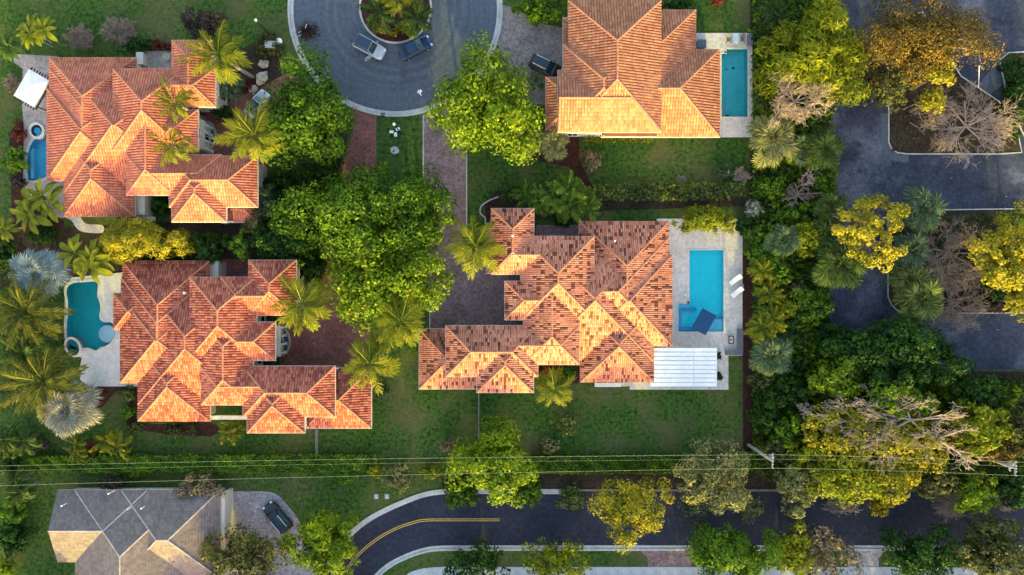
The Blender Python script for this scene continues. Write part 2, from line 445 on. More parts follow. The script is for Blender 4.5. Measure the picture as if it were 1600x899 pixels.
# planted strips and bare soil
sheet('soil_bed', [(1172, -160), (1312, -160), (1300, 175), (1297, 400), (1297, 520), (1330, 560), (1490, 579), (1900, 579), (1900, 745), (1172, 745)], M['soil'], .004)
sheet('mulch_path', [(1160, 400), (1172, 396), (1175, 705), (1161, 705)], M['mulch'], .010)
sheet('mulch_path', [(1175, 40), (1184, 40), (1186, 205), (1176, 205)], M['mulch'], .010)
sheet('roadside_soil', [(690, 741), (1900, 741), (1900, 768), (690, 768)], M['soil'], .006)
sheet('flower_bed', [(1390, 585), (1600, 582), (1600, 640), (1390, 640)], M['soil'], .008)
sheet('planting_bed', smooth_line([(86, 600), (215, 606), (215, 660), (330, 660), (330, 682), (215, 672), (196, 650), (205, 620), (182, 612), (150, 640), (100, 610)], 3), M['mulch'], .004)
sheet('planting_bed', [(0, 360), (300, 345), (450, 330), (520, 200), (545, 210), (520, 300), (440, 470), (180, 430), (60, 440), (0, 450)], M['soil'], .005)
sheet('planting_bed', [(330, 95), (420, 60), (450, 115), (400, 170), (330, 150)], M['soil'], .005)
sheet('planting_bed', [(834, 560), (907, 560), (907, 598), (880, 603), (834, 580)], M['mulch'], .004)
sheet('planting_bed', [(760, 322), (770, 300), (800, 292), (945, 290), (1165, 292), (1165, 322), (945, 330), (834, 345), (768, 352)], M['soil'], .005)
sheet('planting_bed', [(818, 200), (905, 205), (905, 250), (930, 300), (912, 300), (890, 262), (830, 250)], M['mulch'], .005)
sheet('planting_bed', [(28, 190), (40, 190), (38, 300), (60, 330), (100, 345), (100, 375), (20, 375), (14, 210)], M['mulch'], .004)

# cul-de-sac
CX, CY, CR = 617.5, 15.0, 162.0
def circ(cx, cy, r, n=96, a0=0, a1=360): return [(cx + r * math.cos(R(a0 + (a1 - a0) * i / n)), cy + r * math.sin(R(a0 + (a1 - a0) * i / n))) for i in range(n + (1 if a1 - a0 < 360 else 0))]
lane = MB(); lane.add(*sheet_geo(px_poly(circ(CX, CY, CR)), .018))
struct('cul_de_sac_road', lane, M['asphalt'])
sheet('cul_de_sac_entry', [(560, -145), (675, -145), (675, -300), (560, -300)], M['asphalt'], .014)
def ring(name, cx, cy, r0, r1, mat, z0, z1, a0=0, a1=360):
    m = MB(); ln = px_poly(circ(cx, cy, r0, 96, a0, a1))
    if a1 - a0 >= 360: ln.append(ln[0])
    w = (r1 - r0) / PPM
    pts = px_poly(circ(cx, cy, r1, 96, a0, a1))
    if a1 - a0 >= 360: pts.append(pts[0])
    n = len(ln)
    vs = [(x, y, z1) for x, y in ln] + [(x, y, z1) for x, y in pts] + [(x, y, z0) for x, y in ln] + [(x, y, z0) for x, y in pts]
    fs = []
    for i in range(n - 1):
        fs += [(n + i, n + i + 1, i + 1, i), (i, i + 1, 2 * n + i + 1, 2 * n + i), (3 * n + i, 3 * n + i + 1, n + i + 1, n + i)]
    m.add(vs, fs)
    return struct(name, m, mat)
ring('kerb_gutter', CX, CY, 159, 164, M['concrete'], 0.0, .026)
ring('kerb', CX, CY, 164.4, 168, M['concrete'], 0.0, .11)
ring('island_kerb', 618, 12, 54, 57, M['concrete'], 0.0, .15)
dg = MB(); ga, gb = P(594.5, 183.5), P(601.5, 176.5)
for i in range(5): dg.box(ga[0], ga[1] + .13 * i, .112, gb[0], ga[1] + .13 * i + .07, .13)
tag(dg.build('drain_grate', M['dark_metal']), 'dark drain grate set in the kerb at the foot of the cul-de-sac', 'drain grate', None, 'thing')
struct('island_bed', sheet_geo(px_poly(circ(618, 12, 54)), .10), M['mulch'])

# paved drives and courts
sheet('pink_driveway', [(661.5, 178), (690, 170), (729, 150), (729, 352), (736, 398), (770, 420), (835, 420), (835, 520), (671.5, 520), (669, 400), (661.5, 290)], M['paver_pink'], .012)
sheet('red_driveway', [(548, 166), (588, 178), (588, 300), (577, 440), (579, 578), (437, 578), (437, 470), (500, 440), (520, 300), (538, 248), (553, 205)], M['paver_red'], .012)
sheet('grey_driveway', [(776, 5), (800, 12), (850, 38), (892, 46), (892, 125), (856, 165), (800, 158), (745, 118)], M['paver_grey'], .012)
sheet('dark_courtyard', [(300, 168), (345, 165), (420, 130), (452, 112), (470, 128), (440, 200), (414, 264), (300, 264)], M['paver_red'], .012)
sheet('mauve_driveway', smooth_line([(330, 768), (380, 768), (418, 768.5), (434, 774), (448, 788), (466, 812), (482, 845), (500, 900), (510, 940)], 4) + [(330, 940)], M['paver_mauve'], .012)
sheet('garden_path', [(213, 80), (270, 80), (270, 106), (213, 106)], M['deck_pink'], .012)
sheet('side_path', smooth_line([(98, 338), (112, 345), (120, 357), (132, 363), (160, 364), (160, 352), (135, 350), (125, 338), (116, 322)], 3), M['deck'], .014)
sheet('patio', [(838, 352), (908, 352), (908, 372), (838, 372)], M['paver_pink'], .012)
sheet('patio', [(328, 405), (392, 405), (392, 436), (328, 436)], M['paver_red'], .012)
edge = MB()
for ln in ([(661.5, 180), (661.5, 290)], [(729, 205), (729, 352)], [(671.5, 455), (671.5, 514)]):
    l = px_poly(ln); ribbon(edge, l, -.09, .09, 0.0, .05)
struct('drive_edging', edge, M['concrete'])
wall_arc = MB(); ribbon(wall_arc, smooth_line(px_poly([(779, 308), (768, 312), (757, 318), (751, 325), (751, 334), (758, 341), (758, 350)]), 5), -.09, .09, 0.0, .22)
struct('bed_edging', wall_arc, M['concrete'])
sheet('mulch_bed', [(757, 320), (768, 314), (768, 352), (759, 350)], M['mulch'], .016)

# pool decks: slabs with the pools cut out
def deck(name, pts, mat, holes, z=.06):
    o = struct(name, sheet_geo(px_poly(pts), z, [px_poly(h) for h in holes]), mat)
    m = MB(); l = px_poly(pts); l.append(l[0])
    n = len(l)
    m.add([(x, y, z) for x, y in l] + [(x, y, 0) for x, y in l], [(i, n + i, n + i + 1, i + 1) for i in range(n - 1)] + [(i + 1, n + i + 1, n + i, i) for i in range(n - 1)])
    tag(m.build(name + '_edge', mat), kind='structure')
    return o
deck('pool_deck', [(1026, 342), (1160, 342), (1160, 556), (1138, 556), (1138, 609), (984, 609), (984, 604), (960, 604), (960, 560), (1026, 560)], M['deck'], [POOL_MAIN])
deck('poolside_terrace', [(1075, 52), (1175, 52), (1176, 215), (1075, 215)], M['deck'], [POOL_UP])
deck('poolside_patio', [(21, 86), (30, 85), (82, 88), (110, 92), (110, 280), (100, 282), (100, 341), (80, 338), (60, 320), (44, 302), (36, 285), (38, 200), (34, 150), (36, 108), (22, 98)], M['deck_pink'], [POOL_ONE])
deck('pale_pool_terrace', smooth_line([(112, 434), (150, 430), (190, 426), (230, 420)], 3) + [(230, 604), (140, 604), (126, 594), (124, 580), (128, 560), (108, 545), (100, 515), (102, 452)], M['deck_white'], [POOL_TWO])

# the curved road along the bottom
N_EDGE = smooth_line([(1900, 768), (1500, 768), (1000, 768), (760, 767.5), (700, 767.5), (665, 772), (636, 782), (604, 796), (578, 810), (554, 828), (532, 851), (513, 877), (497, 905), (480, 940)], 5)
S_EDGE = smooth_line([(1900, 857), (1500, 857), (1000, 857), (740, 857), (686, 857.5), (662, 861), (638, 869), (615, 880), (597, 893), (582, 910), (560, 945)], 5)
nE, sE = px_poly(N_EDGE), px_poly(S_EDGE)
struct('curved_road', sheet_geo(nE + sE[::-1], .012), M['asphalt_new'])
iN = max(i for i, p in enumerate(N_EDGE) if p[0] > 855)
for ln, sgn, km in ((nE[:iN + 1], 1, 'kerb_brown'), (nE[iN:], 1, 'concrete'), (sE, -1, 'concrete')):
    g = MB(); ribbon(g, ln, min(0, sgn * .42), max(0, sgn * .42), .02); struct('road_gutter', g, M['asphalt_new' if km == 'kerb_brown' else km])
    k = MB(); a, b = sorted((-sgn * .32, -sgn * .02)); ribbon(k, ln, a, b, 0.0, .13); struct('kerb', k, M[km])
MID = px_poly(smooth_line([(780.5, 812.5), (720, 812.5), (665, 813), (645, 817), (624, 824), (603, 834), (583, 847), (566, 861), (552, 876), (536, 900), (525, 925)], 5))
yl = MB(); ribbon(yl, MID, .07, .19, .020); ribbon(yl, MID, -.19, -.07, .020)
struct('yellow_centre_lines', yl, M['yellow_paint'])

# far pavement of separate slabs
pv = tag(empty('pavement', (0, 0, 0)), kind='structure')
sl_pts = smooth_line([(632, 902), (640, 895), (654, 890), (672, 887), (694, 886)], 6)
base_y0 = P(0, 886)[1]; base_y1 = P(0, 902)[1]
mslab = MB(); mslab.box(.008, base_y1, 0, 1.792, base_y0, .055); slab_me = mslab.mesh('slab', M['sidewalk'])
x0 = P(694, 886)[0]
x = x0
while x < P(1640, 886)[0]:
    link('slab', slab_me, pv, (x, 0, 0)); x += 1.8
cv = MB(); cv.prism(px_poly(sl_pts + [(694, 902)])[::-1], 0, .054); cv.build('slab', M['sidewalk'], pv)
sheet('drive_apron', [(998, 858), (1085, 858), (1080, 886), (1012, 886), (1012, 872)], M['paver_pink'], .016)
sheet('drive_apron', [(1325, 858), (1386, 858), (1373, 872), (1373, 886), (1325, 886)], M['paver_mauve'], .016)
sheet('rear_drive', [(1341, 902), (1375, 902), (1375, 960), (1341, 960)], M['paver_grey'], .016)

# the parking lot on the right with its planted islands
sheet('parking_lot', [(1316, -160), (1900, -160), (1900, 577), (1488, 577), (1440, 560), (1330, 525), (1296, 520), (1299, 180), (1308, 120)], M['asphalt_lot'], .012)
ISL = {'a': [(1389, 40), (1389, 222), (1393, 232), (1402, 238), (1416, 240), (1560, 240), (1595, 238), (1588, 205), (1560, 160), (1500, 120), (1440, 20)],
       'b': [(1562, 95), (1575, 84), (1640, 80), (1700, 80), (1700, 236), (1612, 236), (1590, 190), (1572, 140)],
       'c': [(1388, 345), (1393, 334), (1405, 330), (1700, 326), (1700, 488), (1420, 489), (1404, 486), (1393, 476), (1388, 464)]}
for k, pts in ISL.items():
    sheet('island_soil', pts, M['soil'], .10)
    l = px_poly(pts + [pts[0]]); kb = MB()
    ar = sum(l[i][0] * l[i + 1][1] - l[i + 1][0] * l[i][1] for i in range(len(l) - 1))
    a, b = (-.17, 0.0) if ar > 0 else (0.0, .17)
    ribbon(kb, l, a, b, 0.0, .14); struct('island_kerb', kb, M['concrete'])
kb = MB(); ribbon(kb, px_poly([(1298, 180), (1296.5, 300), (1296.5, 440), (1297, 520)]), -.1, .1, 0, .12); struct('lot_kerb', kb, M['asphalt'])
gut = MB(); ribbon(gut, px_poly(smooth_line([(1382, 178), (1382, 226), (1388, 240), (1402, 247), (1420, 249)], 4)), -.5, .5, .018); struct('lot_gutter', gut, M['asphalt'])
sheet('pale_verge', [(1527, 135), (1560, 95), (1566, 93), (1572, 128), (1545, 150), (1528, 150)], M['asphalt'], .020)
sheet('gravel_patch', [(1215, 520), (1262, 515), (1300, 520), (1300, 555), (1222, 548)], M['asphalt_lot'], .010)

# ---------------------------------------------------------------- pools
def pool(name, label, poly_px, mat_floor, tint, depth=1.3, steps=()):
    poly = px_poly(poly_px)
    cx = sum(p[0] for p in poly) / len(poly); cy = sum(p[1] for p in poly) / len(poly)
    root = tag(empty(name, (cx, cy, 0)), label, 'pool')
    loc = [(x - cx, y - cy) for x, y in poly]
    ar = sum(loc[i][0] * loc[(i + 1) % len(loc)][1] - loc[(i + 1) % len(loc)][0] * loc[i][1] for i in range(len(loc)))
    if ar < 0: loc = loc[::-1]
    n = len(loc)
    b = MB(); b.add(*sheet_geo(loc, -depth))
    b.add([(x, y, .058) for x, y in loc] + [(x, y, -depth) for x, y in loc], [(i, (i + 1) % n, n + (i + 1) % n, n + i)[::-1] for i in range(n)])
    b.build('basin', mat_floor, root)
    w = MB(); w.add(*sheet_geo(loc, -.05)); w.build('water', mat_water(name + '_water', tint), root)
    c = MB(); ribbon(c, loc + [loc[0]], -.32, .03, .04, .10); c.build('coping', M['deck'], root)
    for st in steps:
        z0, pts, mt = st
        q = px_poly(pts); m = MB(); m.prism([(x - cx, y - cy) for x, y in q], -depth + .003, z0); m.build('step', mt, root)
    return root
fl_blue = mat_patchy('turquoise_pool_floor', [(.3, (.03, .78, .82)), (.7, (.05, .86, .88))], .5, 3, .08, bumpy=0)
fl_teal = mat_patchy('teal_pool_floor', [(.3, (.08, .58, .57)), (.7, (.12, .68, .65))], .6, 3, .12, bumpy=0)
fl_deep = mat_patchy('deep_teal_floor', [(.3, (.035, .58, .57)), (.7, (.06, .66, .64))], .6, 3, .12, bumpy=0)
fl_sky = mat_patchy('blue_pool_floor', [(.3, (.06, .45, .62)), (.7, (.09, .53, .70))], .6, 3, .1, bumpy=0)
fl_pale = mat_patchy('pale_step_tile', [(.3, (.22, .62, .74)), (.7, (.27, .68, .80))], .6, 3, .06, bumpy=0)
fl_step = mat_patchy('blue_step_tile', [(.3, (.03, .40, .68)), (.7, (.05, .46, .72))], .6, 3, .06, bumpy=0)
fl_shelf = mat_patchy('sun_shelf_plaster', [(.3, (.70, .76, .76)), (.7, (.80, .84, .84))], .6, 3, .06, bumpy=0)
pool('swimming_pool', 'bright turquoise rectangular pool with a corner shelf under a navy parasol', POOL_MAIN, fl_blue, (.80, .98, 1.0), 1.1,
     [(-.35, [(1060, 475), (1077, 475), (1077, 481), (1060, 481)], fl_pale),
      (-.6, [(1060, 481), (1066, 481), (1066, 518), (1060, 518)], fl_step), (-.6, [(1066, 481), (1090, 481), (1090, 486), (1066, 486)], fl_step),
      (-.6, [(1066, 512), (1092, 512), (1092, 518), (1066, 518)], fl_step),
      (-.9, [(1066, 486), (1070, 486), (1070, 512), (1066, 512)], fl_pale), (-.9, [(1070, 486), (1090, 486), (1090, 490), (1070, 490)], fl_pale),
      (-.9, [(1070, 508), (1092, 508), (1092, 512), (1070, 512)], fl_pale),
      (-.3, [(1104, 499), (1130, 499), (1130, 518), (1104, 518)], fl_pale), (-.7, [(1110, 495), (1130, 495), (1130, 498.8), (1110, 498.8)], fl_sky)])
pool('swimming_pool', 'narrow teal rectangular pool beside the upper roof with three dark marks in it', POOL_UP, fl_teal, (.86, .98, 1.0), 1.3,
     [(-.4, [(1127.5, 158), (1135, 158), (1135, 182.5), (1127.5, 182.5)], mat_plain('grey_teal_step', (.22, .42, .42), .7, .1))])
pool('swimming_pool', 'blue curved pool with a round spa beside the white canopy', POOL_ONE, fl_sky, (.85, .97, 1.0), 1.2,
     [(-.4, [(44, 236), (50, 230), (50, 279), (45, 279)], fl_pale)])
pool('swimming_pool', 'dark teal free-form pool with a pale round sun shelf', POOL_TWO, fl_deep, (.85, .98, 1.0), 1.3,
     [(-.10, circ(167, 522, 13.5, 20), fl_shelf)])
for x, y, r, lb in ((1139, 104, 1.3, 'smallest dark spot on the floor of the narrow teal pool, left of a pair'), (1150, 102.5, 1.9, 'dark round drain cover on the floor of the narrow teal pool, right of a pair'), (1140.5, 180, 3.8, 'large dark patch at the bottom end of the narrow teal pool')):
    cx, cy = P(x, y); dk = MB(); dk.prism([(r / PPM * math.cos(t * .7854) * (1.2 if t % 2 else .9), r / PPM * math.sin(t * .7854)) for t in range(8)], 0, .09)
    o = dk.build('drain_cover', M['blue_fabric']); o.location = (cx, cy, -1.297); tag(o, lb, 'drain cover')

def spa(label, px, py, r_out, r_in, squash, ang, rim, floor):
    x, y = P(px, py)
    root = tag(empty('spa', (x, y, 0), ang), label, 'spa')
    n = 28; m = MB()
    def rg(r): return [(r / PPM * squash * math.cos(2 * math.pi * i / n), r / PPM * math.sin(2 * math.pi * i / n)) for i in range(n)]
    A, B = rg(r_out), rg(r_in)
    vs = [(a, b, .30) for a, b in A] + [(a, b, .30) for a, b in B] + [(a, b, -1.4) for a, b in A] + [(a, b, .05) for a, b in B]
    fs = []
    for i in range(n):
        j = (i + 1) % n
        fs += [(i, j, n + j, n + i), (2 * n + i, 2 * n + j, j, i), (n + i, n + j, 3 * n + j, 3 * n + i)]
    m.add(vs, fs); m.build('rim', rim, root)
    f = MB(); f.add([(a, b, .06) for a, b in B], [tuple(range(n))]); f.add([(a * .6, b * .6, .10) for a, b in B], [tuple(range(n))]); f.build('basin', floor, root)
    w = MB(); w.add([(a, b, .22) for a, b in B], [tuple(range(n))]); w.build('water', mat_water('spa_water', (.86, .96, 1)), root)
spa('white-rimmed round blue spa at the end of the curved pool', 59, 205, 13.5, 9.5, .9, R(30), M['deck_white'], fl_sky)
spa('grey-rimmed oval spa at the corner of the dark teal pool', 115.5, 542.5, 17, 13, .72, R(28), M['deck'], fl_deep)

# ================================================================ HOUSES
PITCH = .40
def cap_tube(a, b, r, n=4):
    """half-round cap tile from a to b"""
    d = (b - a).normalized(); s = d.cross(Vector((0, 0, 1))).normalized(); u = s.cross(d)
    pr = []
    for k in range(n + 1):
        t = math.pi * k / n
        pr.append(s * (math.cos(t) * r) + u * (math.sin(t) * r * .8))
    vs = [a + p for p in pr] + [b + p * 1.12 for p in pr]
    return vs, [(k, k + 1, n + 2 + k, n + 1 + k)[::-1] for k in range(n)]

def house(name, label, cat, blocks, mats, tile_w, tile_l, barrel=.075, win_sides=(), singles=0):
    """blocks: (x0,y0,x1,y1 in photo pixels at eave height, eave height, gable sides). The roof is the upper envelope of the hips."""
    tile_m, deck_m, cap_m = mats
    B = []
    for x0, y0, x1, y1, ze, gab in blocks:
        a = P(x0, y1, ze); b = P(x1, y0, ze)
        B.append((a[0], a[1], b[0], b[1], ze, gab))
    cx = sum((b[0] + b[2]) / 2 for b in B) / len(B); cy = sum((b[1] + b[3]) / 2 for b in B) / len(B)
    root = tag(empty(name, (cx, cy, 0)), label, cat)
    off = (cx, cy, 0)
    def hb(b, X, Y):
        d = np.minimum(np.minimum(Y - b[1] if 'S' not in b[5] else 1e3, b[3] - Y if 'N' not in b[5] else 1e3),
                       np.minimum(X - b[0] if 'W' not in b[5] else 1e3, b[2] - X if 'E' not in b[5] else 1e3))
        ins = (X > b[0] - .02) & (X < b[2] + .02) & (Y > b[1] - .02) & (Y < b[3] + .02)
        return np.where(ins, b[4] + PITCH * d, -1e3)
    def others(i, X, Y):
        h = np.full(np.shape(X), -1e3)
        for j, b in enumerate(B):
            if j != i: h = np.maximum(h, hb(b, X, Y))
        return h
    tv, tf, nb = [], [], 0; pool_t = []
    caps = MB(); und = MB(); eav = MB(); wl = MB(); wins = []
    for i, (x0, y0, x1, y1, ze, gab) in enumerate(B):
        hx, hy = (x1 - x0) / 2, (y1 - y0) / 2
        ridge_ew = hx >= hy if not gab else ('W' in gab or 'E' in gab)
        D = min(hx, hy) if not gab else (hy if ridge_ew else hx)
        top = ze + PITCH * D
        if ridge_ew: r0 = (x0 + (0 if 'W' in gab else D), (y0 + y1) / 2); r1 = (x1 - (0 if 'E' in gab else D), (y0 + y1) / 2)
        else: r0 = ((x0 + x1) / 2, y0 + (0 if 'S' in gab else D)); r1 = ((x0 + x1) / 2, y1 - (0 if 'N' in gab else D))
        z_ = ze - .03
        cs = [(x0, y0, z_), (x1, y0, z_), (x1, y1, z_), (x0, y1, z_), (r0[0], r0[1], top - .03), (r1[0], r1[1], top - .03)]
        und.add(cs, [(0, 1, 5, 4), (1, 2, 5), (2, 3, 4, 5), (3, 0, 4), (3, 2, 1, 0)] if ridge_ew else [(0, 1, 4), (1, 2, 5, 4), (2, 3, 5), (3, 0, 4, 5), (3, 2, 1, 0)])
        # tiles
        faces = [('S', (x0, y0), (1, 0), (0, 1), x1 - x0, 'W' in gab, 'E' in gab), ('N', (x1, y1), (-1, 0), (0, -1), x1 - x0, 'E' in gab, 'W' in gab),
                 ('W', (x0, y1), (0, -1), (1, 0), y1 - y0, 'N' in gab, 'S' in gab), ('E', (x1, y0), (0, 1), (-1, 0), y1 - y0, 'S' in gab, 'N' in gab)]
        for side, o, eu, ev, U, gl, gr in faces:
            if side in gab: continue
            nc = max(1, int(round(U / tile_w))); w = U / nc
            DD = hy if side in 'SN' else hx
            if not gab: DD = min(hx, hy)
            nr = int(math.ceil((DD + .06) / tile_l))
            ci, ri = np.meshgrid(np.arange(nc), np.arange(nr), indexing='ij')
            ci = ci.ravel(); ri = ri.ravel()
            fr = np.array([0, .22, .5, .78, 1.0])
            gapf = .85 if barrel > .03 else .97
            hz = np.array([0, .62, 1.0, .62, 0]) * barrel if barrel > .03 else np.zeros(5)
            u = (ci[:, None] + fr[None, :] * gapf + (1 - gapf) / 2) * w
            vmax = np.minimum(np.minimum(u if not gl else 1e3 + 0 * u, U - u if not gr else 1e3 + 0 * u), DD)
            va = ri[:, None] * tile_l - .06 + 0 * u; vb = va + tile_l + .04
            okk = (va < vmax).any(1)
            va = np.minimum(va, vmax); vb = np.minimum(vb, vmax)
            rnd = rng.random((len(ci), 1)) * .02
            za = ze + PITCH * va + hz + .055 + rnd; zb = ze + PITCH * vb + hz + .02
            Xa = o[0] + eu[0] * u + ev[0] * va; Ya = o[1] + eu[1] * u + ev[1] * va
            Xb = o[0] + eu[0] * u + ev[0] * vb; Yb = o[1] + eu[1] * u + ev[1] * vb
            xm = (Xa[:, 2] + Xb[:, 2]) / 2; ym = (Ya[:, 2] + Yb[:, 2]) / 2; zm = (za[:, 2] + zb[:, 2]) / 2
            okk &= zm + .22 > others(i, xm, ym)
            Va = np.stack([Xa, Ya, za], -1)[okk]; Vb = np.stack([Xb, Yb, zb], -1)[okk]
            n = len(Va)
            if not n: continue
            lip = Va.copy(); lip[:, :, 2] -= .07
            Vt = np.concatenate([lip, Va, Vb], 1)      # 15 verts each
            full = (np.abs((vb - va)[okk] - tile_l - .04).max(1) < .02) & (zm[okk] > others(i, xm, ym)[okk] + .25)
            if singles:
                pool_t += [Vt[k] for k in np.nonzero(full)[0]]; Vt = Vt[~full]; n = len(Vt)
                if not n: continue
            base = (nb + np.arange(n) * 15)[:, None, None]
            q = np.array([[k, k + 1, 6 + k, 5 + k] for k in range(4)] + [[5 + k, 6 + k, 11 + k, 10 + k] for k in range(4)])[None]
            tv.append(Vt.reshape(-1, 3)); tf.append((base + q).reshape(-1, 4)); nb += n * 15
        # hip and ridge caps
        segs = [(r0, r1)]
        zr = {0: top, 1: top}
        lines = [(Vector((*r0, top)), Vector((*r1, top)))]
        if ridge_ew:
            if 'W' not in gab: lines += [(Vector((x0, y0, ze)), Vector((*r0, top))), (Vector((x0, y1, ze)), Vector((*r0, top)))]
            if 'E' not in gab: lines += [(Vector((x1, y0, ze)), Vector((*r1, top))), (Vector((x1, y1, ze)), Vector((*r1, top)))]
        else:
            if 'S' not in gab: lines += [(Vector((x0, y0, ze)), Vector((*r0, top))), (Vector((x1, y0, ze)), Vector((*r0, top)))]
            if 'N' not in gab: lines += [(Vector((x0, y1, ze)), Vector((*r1, top))), (Vector((x1, y1, ze)), Vector((*r1, top)))]
        for a, b in lines:
            L = (b - a).length
            n = int(L / .42)
            for k in range(n):
                p = a.lerp(b, k / n); q = a.lerp(b, (k + 1.08) / n); mid = (p + q) / 2
                if mid.z + .02 < others(i, np.array(mid.x), np.array(mid.y)): continue
                lift = Vector((0, 0, .07 + .012 * (k % 2)))
                caps.add(*cap_tube(p + lift, q + lift, (.115 if barrel > .03 else .10)))
        # eave board and walls
        j = .004 * i
        for (a0, b0, a1, b1) in ((x0 - .06, y0 - .06, x1 + .06, y0 + .07), (x0 - .06, y1 - .07, x1 + .06, y1 + .06), (x0 - .06, y0 + .071, x0 + .07, y1 - .071), (x1 - .07, y0 + .071, x1 + .06, y1 - .071)):
            eav.box(a0 - j, b0 - j, ze - .24 - j, a1 + j, b1 + j, ze - .02 + j)
        ins = .55 + .005 * i
        wl.box(x0 + ins, y0 + ins, 0, x1 - ins, y1 - ins, ze - .05 - j)
        for g in gab:
            gx = x0 + ins if g == 'W' else x1 - ins
            wl.add([(gx, y0 + ins, ze - .05), (gx, y1 - ins, ze - .05), (gx, (y0 + y1) / 2, top - .3)], [(0, 1, 2), (2, 1, 0)])
        for side in win_sides:
            L = (x1 - x0) if side in 'NS' else (y1 - y0)
            n = max(1, int(L / 3.6))
            for k in range(n):
                t = (k + .5) / n
                if side == 'E': c = (x1 - ins, y0 + L * t); d = (1, 0)
                elif side == 'W': c = (x0 + ins, y0 + L * t); d = (-1, 0)
                elif side == 'N': c = (x0 + L * t, y1 - ins); d = (0, 1)
                else: c = (x0 + L * t, y0 + ins); d = (0, -1)
                px_, py_ = c[0] + d[0] * .8, c[1] + d[1] * .8
                if any(jj != i and b[0] + .3 < px_ < b[2] - .3 and b[1] + .3 < py_ < b[3] - .3 for jj, b in enumerate(B)): continue
                for zc in ([1.5] if ze < 5 else [1.5, 4.3]): wins.append((c, d, zc))
    ro = und.build('roof', deck_m, root, off)
    if singles:
        # the tiles nearest the middle of the picture show largest: single objects; the rest joined
        pool_t.sort(key=lambda t: t[7, 0] ** 2 + t[7, 1] ** 2)
        q1 = np.array([[k, k + 1, 6 + k, 5 + k] for k in range(4)] + [[5 + k, 6 + k, 11 + k, 10 + k] for k in range(4)], dtype=np.int32)
        for t in pool_t[:singles]:
            c = t[7].copy(); o = link('roof_tile', np_mesh('roof_tile', t - c, q1, [tile_m]), ro, tuple(c - np.array(off)))
        rest = pool_t[singles:]
        for k, t in enumerate(rest): tv.append(t); tf.append(q1 + nb); nb += 15
    t_me = np_mesh('roof_tile', np.concatenate(tv) - np.array(off), np.concatenate(tf), [tile_m])
    tag(link('roof_tile', t_me, ro), kind='stuff')
    tag(caps.build('ridge_tile', cap_m, ro, off), kind='stuff')
    eav.build('eave_board', M['white_trim'], root, off)
    wob = wl.build('wall', M['cream'], root, off)
    for c, d, zc in wins:
        m = MB(); t = (-d[1], d[0])
        def at(a, b, z): return (c[0] + t[0] * a + d[0] * b - cx, c[1] + t[1] * a + d[1] * b - cy, z)
        W, Hh = .75, .75
        for a0, a1, z0, z1 in ((-W, -W + .09, zc - Hh, zc + Hh), (W - .09, W, zc - Hh, zc + Hh), (-W + .09, W - .09, zc + Hh - .09, zc + Hh), (-W - .05, W + .05, zc - Hh - .08, zc - Hh), (-.03, .03, zc - Hh, zc + Hh - .09)):
            vs = [at(a, b, z) for z in (z0, z1) for a, b in ((a0, -.02), (a1, -.02), (a1, .07), (a0, .07))]
            m.add(vs, [(3, 2, 1, 0), (4, 5, 6, 7), (0, 1, 5, 4), (1, 2, 6, 5), (2, 3, 7, 6), (3, 0, 4, 7)])
        f = m.build('window', M['white'], root)
        g = MB(); g.add([at(-W + .05, .015, zc - Hh + .02), at(W - .05, .015, zc - Hh + .02), at(W - .05, .015, zc + Hh - .05), at(-W + .05, .015, zc + Hh - .05)], [(0, 1, 2, 3), (3, 2, 1, 0)])
        g.build('pane', M['glass'], f)
    return root, off, ro

def part_box(root, off, name, mat, x0, y0, x1, y1, z0, z1, zp=0.0):
    a = P(x0, y1, zp); b = P(x1, y0, zp)
    m = MB(); m.box(a[0], a[1], z0, b[0], b[1], z1); return m.build(name, mat, root, off)

t_main = mat_island('mottled_terracotta_tile', [(0, (.10, .036, .024)), (.17, (.18, .062, .040)), (.18, (.42, .145, .088)), (.55, (.54, .195, .115)), (.88, (.57, .23, .145)), (1, (.58, .27, .18))], dirt=.28, dirt_scale=.5)
t_pink = mat_island('red_pink_clay_tile', [(0, (.40, .110, .072)), (.5, (.50, .150, .092)), (1, (.57, .195, .115))], dirt=.30, dirt_scale=.4)
t_plum = mat_island('plum_red_clay_tile', [(0, (.22, .050, .038)), (.25, (.33, .080, .054)), (.6, (.46, .13, .080)), (1, (.54, .185, .105))], dirt=.34, dirt_scale=.3)
t_buff = mat_island('buff_terracotta_tile', [(0, (.33, .115, .065)), (.45, (.40, .150, .080)), (1, (.46, .20, .105))], dirt=.28, dirt_scale=.9)
t_grey = mat_island('grey_roof_slate', [(0, (.155, .120, .115)), (.5, (.19, .147, .14)), (1, (.225, .178, .165))], dirt=.2, dirt_scale=.35)
u_red = mat_plain('shaded_pan_clay', (.15, .048, .036), .9, .2, 1, .1)  # darkened clay: paints the shade of the pans between barrel tiles
u_grey = mat_plain('roof_deck_grey', (.15, .13, .13), .9, .2, 1, .1)
c_red = mat_island('orange_ridge_mortar', [(0, (.43, .165, .095)), (1, (.52, .225, .13))], dirt=.15)
c_grey = mat_island('pinkish_ridge_cap', [(0, (.34, .28, .26)), (1, (.44, .37, .34))], dirt=.15)
HI, LO = 5.6, 3.3
main_blocks = [
    (830, 371, 1021, 565, LO, ''), (907, 480, 1021, 597, LO, ''), (850, 371.6, 1045, 540, LO, ''), (905, 346.5, 1045, 538, LO, ''), (905, 399, 1050, 540.5, LO + .02, ''),
    (813.5, 370, 928, 500, HI, ''), (818, 420, 905, 569, HI, ''), (768, 326.4, 834, 428, HI, ''), (771, 369.6, 880, 428.6, HI, ''), (789, 440, 880, 499.6, HI, ''),
    (697, 509.5, 840, 588.5, HI, ''), (760, 509.8, 904.6, 569.4, HI, ''), (745.6, 520, 833, 613, HI, ''),
    (655.5, 514.5, 760, 607.5, LO, ''), (761, 350, 790, 427, LO, '')]
